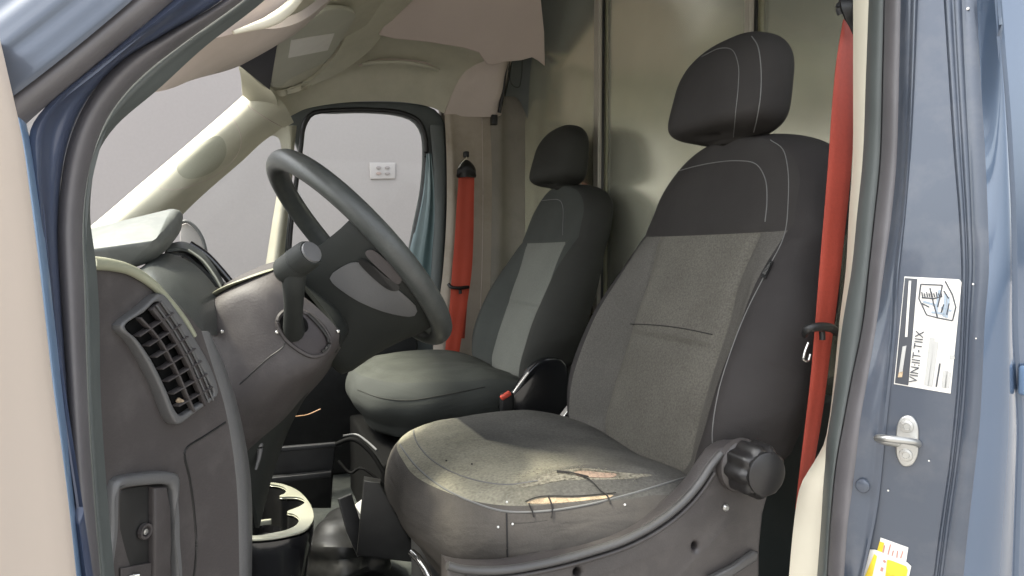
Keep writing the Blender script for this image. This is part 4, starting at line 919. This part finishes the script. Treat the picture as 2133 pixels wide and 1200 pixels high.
# ------------------------------------------------------------------ SEAT BELTS
b1 = thing('seat_belt', W(1660, 1050, y=.22), 'red seat belt hanging beside the driver seat at the near pillar', 'seat belt', 'red seat belts')
def ribbon(name, L, Rr, Y, mt, par, fold=.004, n=60):
    return band(name, L, Rr, Y, Y, fold, mt, par, n=n, m=11, thick=.0015, prof=lambda t: .7*math.sin(math.pi*t)+.35*math.sin(3*math.pi*t))
ribbon('webbing', [(1757, 40), (1744, 120), (1735, 210), (1727, 330), (1719, 430), (1708, 560), (1697, 700), (1688, 800), (1676, 900), (1665, 990), (1657, 1060)],
       [(1778, 50), (1778, 150), (1777, 300), (1769, 400), (1758, 500), (1745, 620), (1729, 740), (1718, 830), (1704, 920), (1692, 990), (1680, 1060)], .185, M['belt'], b1, .0018)
tube('guide_loop', [W(1752, 30, y=.18), W(1748, 15, y=.18), W(1758, 4, y=.18), W(1775, -4, y=.18)], .005, M['dark_metal'], b1)
patch('guide_cover', [[(1750, -30, .19), (1752, 10, .17), (1762, 40, .17), (1776, 72, .175)], [(1790, -30, .17), (1785, 10, .16), (1782, 40, .165), (1780, 70, .17)]], M['black'], b1, nu=14, nv=6, thick=.008)
tube('belt_stop', [W(1676, 696, y=.175), W(1682, 686, y=.165), W(1705, 681, y=.16), W(1730, 683, y=.16), W(1744, 692, y=.165)], .0045, M['black'], b1, prof=circ(.006, 10, .0045))
tube('belt_stop_pin', [W(1712, 690, y=.165), W(1713, 700, y=.165), W(1713, 708, y=.165)], .004, M['black'], b1)
tube('tongue', [W(1684, 714, y=.19), W(1676, 735, y=.19), W(1674, 750, y=.19), W(1683, 752, y=.19), W(1688, 738, y=.19)], .0018, M['chrome'], b1)
b2 = thing('seat_belt', W(940, 760, y=1.82), 'red seat belt hanging on the beige pillar beyond the passenger seat', 'seat belt', 'red seat belts')
ribbon('webbing', [(956, 360), (951, 430), (947, 500), (942, 560), (937, 630), (930, 700), (924, 775)], [(988, 362), (987, 430), (986, 500), (982, 570), (972, 640), (962, 700), (951, 775)], 1.82, M['belt_pass'], b2, .002)
ribbon('webbing', [(955, 610), (955, 660), (952, 705)], [(976, 600), (972, 650), (968, 705)], 1.835, M['belt_pass'], b2, .004, n=20)
patch('anchor_cover', [[(951, 366, 1.82), (953, 350, 1.82), (966, 334, 1.82), (976, 334, 1.82), (990, 350, 1.82), (992, 366, 1.82)], [(951, 366, 1.81), (955, 356, 1.80), (967, 345, 1.80), (976, 345, 1.80), (988, 356, 1.80), (992, 366, 1.81)], [(952, 370, 1.82), (960, 370, 1.81), (967, 369, 1.80), (976, 369, 1.80), (985, 370, 1.81), (991, 370, 1.82)]], M['black'], b2, nu=20, nv=10, thick=.006)
tube('anchor_loop', [W(955, 350, y=1.80), W(962, 338, y=1.80), W(972, 328, y=1.81)], .003, M['chrome'], b2)
box('anchor_bolt', W(971, 322, y=1.83), (.018, .02, .022), M['black'], b2, bev=.004)
tube('belt_stop', [W(934, 592, y=1.80), W(940, 598, y=1.79), W(955, 600, y=1.79), W(976, 598, y=1.80)], .006, M['black'], b2)
tube('belt_stop_pin', [W(958, 600, y=1.80), W(959, 612, y=1.80)], .006, M['thread_dark'], b2)

# ------------------------------------------------------------------ CUP HOLDER
ch = thing('cup_holder', Vector((.03, .82, .6)), 'glossy pale-rimmed cup holder with four scalloped wells by the dashboard end', 'cup holder')
zc = .895
cxy = [W(*p, z=zc) for p in c2([(520, 1010), (545, 1004), (590, 1008), (625, 1024), (648, 1052), (654, 1078), (640, 1100), (600, 1114), (556, 1121), (515, 1122), (470, 1110), (460, 1050), (490, 1015)], 60, True)]
inn = [W(*p, z=zc) for p in c2([(520, 1009), (560, 1008), (586, 1012), (598, 1020), (594, 1028), (584, 1032), (583, 1034), (600, 1034), (625, 1036), (637, 1044), (630, 1052), (612, 1060), (600, 1065), (599, 1067), (612, 1070), (624, 1080), (620, 1092), (600, 1103), (570, 1110), (530, 1116), (490, 1108), (475, 1060), (490, 1016)], 140, True)]
plate('rim', [cxy, inn], (0, 0, 1), .004, .0012, M['cup_rim'], ch)
cc = sum(cxy, Vector())/len(cxy); bm = bmesh.new()
rows = [[Vector((cc.x+(p.x-cc.x)*s, cc.y+(p.y-cc.y)*s, z)) for p in cxy] for s, z in ((.2, .60), (.62, .62), (.72, .72), (.86, .80), (.94, .84), (.985, .865), (1.0, .875), (.995, .8875))]
grid(bm, rows, closeu=True); bmesh.ops.recalc_face_normals(bm, faces=bm.faces[:]); link('body', from_bm(bm), M['gloss_black'], ch, 50)
ic = sum(inn, Vector())/len(inn); bm = bmesh.new()
grid(bm, [[Vector((ic.x+(p.x-ic.x)*k_, ic.y+(p.y-ic.y)*k_, z)) for p in inn] for k_, z in ((1.0, .887), (.99, .86), (.95, .80), (.0, .79))], closeu=True)
bmesh.ops.recalc_face_normals(bm, faces=bm.faces[:]); bmesh.ops.reverse_faces(bm, faces=bm.faces[:]); link('well', from_bm(bm), M['black'], ch, 50)
box('well_divider', W(552, 1088, z=.878), (.022, .006, .010), M['cup_rim'], ch, bev=.002)

# ------------------------------------------------------------------ FLOOR CLUTTER
def fl(px, py): return W(px, py, z=.60)
fm = patch('floor_mat', [[fl(560, 1260)+Vector((0, 0, .012)), fl(700, 1260)+Vector((0, 0, .012)), fl(900, 1260)+Vector((0, 0, .012))], [fl(600, 1150)+Vector((0, 0, .02)), fl(700, 1150)+Vector((0, 0, .014)), fl(860, 1165)+Vector((0, 0, .012))],
                     [fl(600, 1060)+Vector((0, 0, .02)), fl(700, 1060)+Vector((0, 0, .02)), fl(800, 1075)+Vector((0, 0, .02))]], M['mat_floor'], None, nu=20, nv=20, thick=.008)
tag(fm, 'scuffed grey-green rubber mat on the cab floor beside the cup holder', 'floor mat')
mb = thing('floor_bracket', fl(775, 1140), 'black upright metal bracket standing on the floor before the driver seat', 'bracket')
plate('upright', [[W(*p, y=.86) for p in ((757, 1000), (792, 1004), (880, 1165), (742, 1160))]], (-.2, -1, 0), .03, .004, M['black'], mb)
plate('flange', [[W(*p, y=.90) for p in ((705, 1040), (735, 1030), (762, 1120), (745, 1160), (722, 1110))]], (.2, -1, .1), .01, .002, M['dark_metal'], mb)
sp_ = plate('paper_scrap', [[W(*p, y=.93) for p in ((738, 1052), (758, 1037), (754, 1075))]], (-.2, -1, .4), .0012, .0002, M['white'], None)
tag(sp_, 'small white paper scrap tucked behind the black floor bracket', 'paper')
cs = thing('floor_console', (.08, 1.5, .60), 'low black storage console in the dark footwell under the dashboard', 'console')
plate('front', [[W(*p, y=1.25) for p in ((560, 940), (700, 925), (694, 1000), (690, 1060), (560, 1060))]], (0, -1, 0), .03, .006, M['black'], cs)
plate('shelf_lip', [[W(*p, y=1.22) for p in ((556, 996), (690, 983), (690, 994), (556, 1012))]], (0, -1, 0), .02, .003, M['dark_metal'], cs)
plate('upper_lip', [[W(*p, y=1.23) for p in ((560, 934), (710, 922), (712, 930), (560, 945))]], (0, -1, 0), .015, .003, M['dark_metal'], cs)
wr = tube('floor_cable', [W(715, 908, y=1.1), W(740, 905, y=1.1), W(765, 920, y=1.05), W(785, 938, y=1.0)], .0025, M['dash_gray'])
tag(wr, 'thin grey cable looping out from under the passenger seat', 'cable')
wr = tube('trim_wire', [W(612, 868, y=1.2), W(640, 864, y=1.2), W(668, 852, y=1.2)], .0014, M['orange'])
tag(wr, 'thin orange-brown wire under the dashboard above the dark footwell', 'wire')
for pts, lb_ in (([(700, 925), (735, 915), (770, 940), (800, 985)], 'thicker black cable sagging from under the passenger seat front'), ([(705, 960), (730, 985), (752, 975), (790, 1000)], 'thin black hose lying low between the two seats')):
    tag(tube('floor_cable', [W(*p, y=.98-.02*i_) for i_, p in enumerate(pts)], .005 if 'thick' in lb_ else .003, M['void']), lb_, 'cable')
rk = thing('jumbled_bag', fl(745, 1010), 'rumpled dark cloth bag lying under the seats behind the bracket', 'bag')
bm = bmesh.new(); bmesh.ops.create_icosphere(bm, subdivisions=4, radius=1)
for v in bm.verts:
    q = v.co.copy(); k = 1+.10*math.sin(5*q.x+3*q.y)+.07*math.sin(9*q.z+4*q.y)
    v.co = Vector((q.x*.09*k, q.y*.12*k, q.z*.08*k))+Vector((.20, 1.02, .69))
link('cloth', from_bm(bm), M['black'], rk)

# ------------------------------------------------------------------ STRIKER AND STICKERS ON THE PILLAR
sk_ = thing('door_striker', jp.at(1890, 972), 'grey metal door striker loop screwed to the blue pillar face', 'striker')
plate('striker_plate', [[jp.at(*p, .005) for p in c2([(1869, 885), (1880, 868), (1898, 867), (1911, 885), (1913, 920), (1911, 950), (1898, 970), (1880, 971), (1867, 950), (1866, 918)], 40, True)]], jp.n, .005, .0015, M['steel'], sk_)
for p in ((1889, 888), (1887, 948)):
    lathe('screw', jp.at(*p, .005), jp.n, [(0, .0075), (.0015, .007), (.002, .004), (.0008, .0035), (.0008, 0)], M['steel'], sk_, n=18)
tube('striker_loop', [jp.at(1912, 925, .004), jp.at(1908, 922, .02), jp.at(1885, 918, .035), jp.at(1850, 914, .045), jp.at(1832, 912, .040), jp.at(1828, 914, .03), jp.at(1845, 920, .018), jp.at(1870, 924, .004)], .0042, M['steel'], sk_, n=50)
lb = thing('warning_label', jp.at(1925, 815), 'white pillar label with a black strip and a small line drawing of a van', 'label')
plate('backing', [[jp.at(*p, .0012) for p in ((1884, 576), (1998, 582), (2003, 588), (1980, 820), (1862, 800))]], jp.n, .0012, .0002, M['label_w'], lb)
plate('dark_strip', [[jp.at(*p, .0017) for p in ((1885, 579), (1911, 581), (1892, 803), (1864, 798))]], jp.n, .0006, .0001, M['ink'], lb)
plate('strip_bar', [[jp.at(*p, .0022) for p in ((1893, 585), (1898, 585), (1890, 702), (1885, 702))]], jp.n, .0006, .0001, M['label_w'], lb)
plate('strip_panel', [[jp.at(*p, .0022) for p in ((1880, 722), (1888, 720), (1880, 774), (1872, 776))]], jp.n, .0006, .0001, M['ink_pale'], lb)
plate('strip_mark', [[jp.at(*p, .0024) for p in ((1872, 776), (1881, 774), (1879, 786), (1870, 786))]], jp.n, .0006, .0001, M['foam'], lb)
def stroke_bm(bm, pts, wd=.0006, off=.002):
    q = [jp.at(*p, off) for p in pts]
    sweep_bm(bm, q, rrect(.0003, wd, .0002, 1), up=jp.n)
bm = bmesh.new()
for s in ([(1918, 592), (1963, 594)], [(1918, 592), (1914, 622), (1930, 656), (1953, 662)], [(1937, 600), (1944, 630), (1953, 662)], [(1963, 594), (1958, 618), (1953, 640)],
          [(1969, 586), (1984, 614)], [(1984, 614), (1991, 640), (1984, 668)], [(1953, 662), (1984, 668)], [(1920, 620), (1945, 622), (1962, 618)], [(1966, 606), (1976, 622)], [(1966, 634), (1960, 652)], [(1977, 632), (1972, 656)], [(1920, 632), (1936, 640)]):
    stroke_bm(bm, s, .0007)
for k in range(9): stroke_bm(bm, [(1920+k*5, 608+(k % 2)*3), (1922+k*5, 619)], .0006)
link('van_drawing', from_bm(bm), M['ink'], lb)
bm = bmesh.new()
for s in ([(1923, 628), (1950, 636)], [(1957, 604), (1950, 650)], [(1970, 612), (1966, 660)], [(1976, 618), (1972, 662)], [(1960, 640), (1982, 648)], [(1940, 650), (1975, 655)]): stroke_bm(bm, s, .0013, .0018)
link('drawing_shading', from_bm(bm), M['ink_blue'], lb)
def text_on(name, txt, px0, py0, px1, py1, h, mt, par, off=.0022):
    cu = bpy.data.curves.new('t', 'FONT'); cu.body = txt; cu.extrude = .01; cu.resolution_u = 2
    ob = bpy.data.objects.new('tmp', cu); me = bpy.data.meshes.new_from_object(ob); bpy.data.objects.remove(ob)
    xs = [v.co.x for v in me.vertices]; x0, x1 = min(xs), max(xs); ym = max(v.co.y for v in me.vertices)
    a = jp.at(px0, py0, off); b = jp.at(px1, py1, off); u = (b-a).normalized(); L = (b-a).length; v_ = jp.n.cross(u)
    for v in me.vertices:
        v.co = a+u*((v.co.x-x0)/(x1-x0)*L)+v_*(v.co.y/ym*h)+jp.n*(v.co.z*.02)
    me.materials.clear(); return link(name, me, mt, par, 0)
text_on('label_text', 'VIN:IIT-TIIX', 1910, 799, 1925, 690, .0085, M['ink'], lb)
bm = bmesh.new()
for (x0, y0, x1, y1) in ((1930, 803, 1942, 704), (1937, 805, 1950, 712), (1966, 808, 1970, 772), (1972, 808, 1976, 775), (1984, 748, 1983, 740)): stroke_bm(bm, [(x0, y0), (x1, y1)], .0024, .0018)
link('fine_print', from_bm(bm), M['ink_pale'], lb)
bm = bmesh.new(); stroke_bm(bm, [(1950, 806), (1958, 757)], .0008); link('rule_line', from_bm(bm), M['ink'], lb)
s1 = thing('small_sticker', jp.at(1860, 1170), 'small white sticker with a yellow edge above the bigger yellow sticker', 'sticker')
plate('backing', [[jp.at(*p, .001) for p in ((1834, 1120), (1892, 1141), (1886, 1180), (1826, 1168))]], jp.n, .001, .0003, M['label_w'], s1)
plate('yellow_edge', [[jp.at(*p, .0016) for p in ((1832, 1128), (1842, 1131), (1837, 1152), (1827, 1148))]], jp.n, .0006, .0001, M['yellow'], s1)
bm = bmesh.new()
for (x0, y0, x1, y1) in ((1843, 1136, 1839, 1152), (1855, 1134, 1849, 1158), (1861, 1147, 1858, 1158), (1870, 1147, 1868, 1162), (1881, 1148, 1876, 1163)): stroke_bm(bm, [(x0, y0), (x1, y1)], .0006, .0018)
link('print_marks', from_bm(bm), M['ink_red'], s1)
s2 = thing('yellow_sticker', jp.at(1850, 1240), 'large white-bordered yellow sticker at the foot of the blue pillar', 'sticker')
plate('backing', [[jp.at(*p, .0022) for p in ((1812, 1145), (1822, 1145), (1890, 1172), (1898, 1180), (1880, 1260), (1784, 1260))]], jp.n, .001, .0003, M['label_w'], s2)
plate('yellow_field', [[jp.at(*p, .0028) for p in ((1848, 1166), (1858, 1168), (1888, 1180), (1891, 1188), (1878, 1250), (1838, 1250))]], jp.n, .0006, .0001, M['yellow'], s2)
plate('yellow_field', [[jp.at(*p, .0028) for p in ((1821, 1154), (1827, 1159), (1816, 1204), (1800, 1204))]], jp.n, .0006, .0001, M['yellow'], s2)
bm = bmesh.new()
for (x0, y0, x1, y1) in ((1841, 1167, 1844, 1172), (1838, 1182, 1836, 1190)): stroke_bm(bm, [(x0, y0), (x1, y1)], .0014, .0032)
link('print_marks', from_bm(bm), M['ink_red'], s2)

for x, y, r_ in ((2027, 592, .0012), (2033, 705, .0009), (1935, 960, .0011), (1850, 1022, .0012), (2016, 18, .0018)):
    lathe('paint_chip', jp.at(x, y, .0045), jp.n, [(0, r_), (.0006, r_*.8), (.0008, 0)], M['label_w'] if r_ < .0025 else M['steel'], van, n=8)
lathe('dimple', jp.at(1797, 1012, .012), jp.n, [(0, .0085), (.002, .0075), (.003, .004), (.003, 0)], M['paint'], van, n=24)
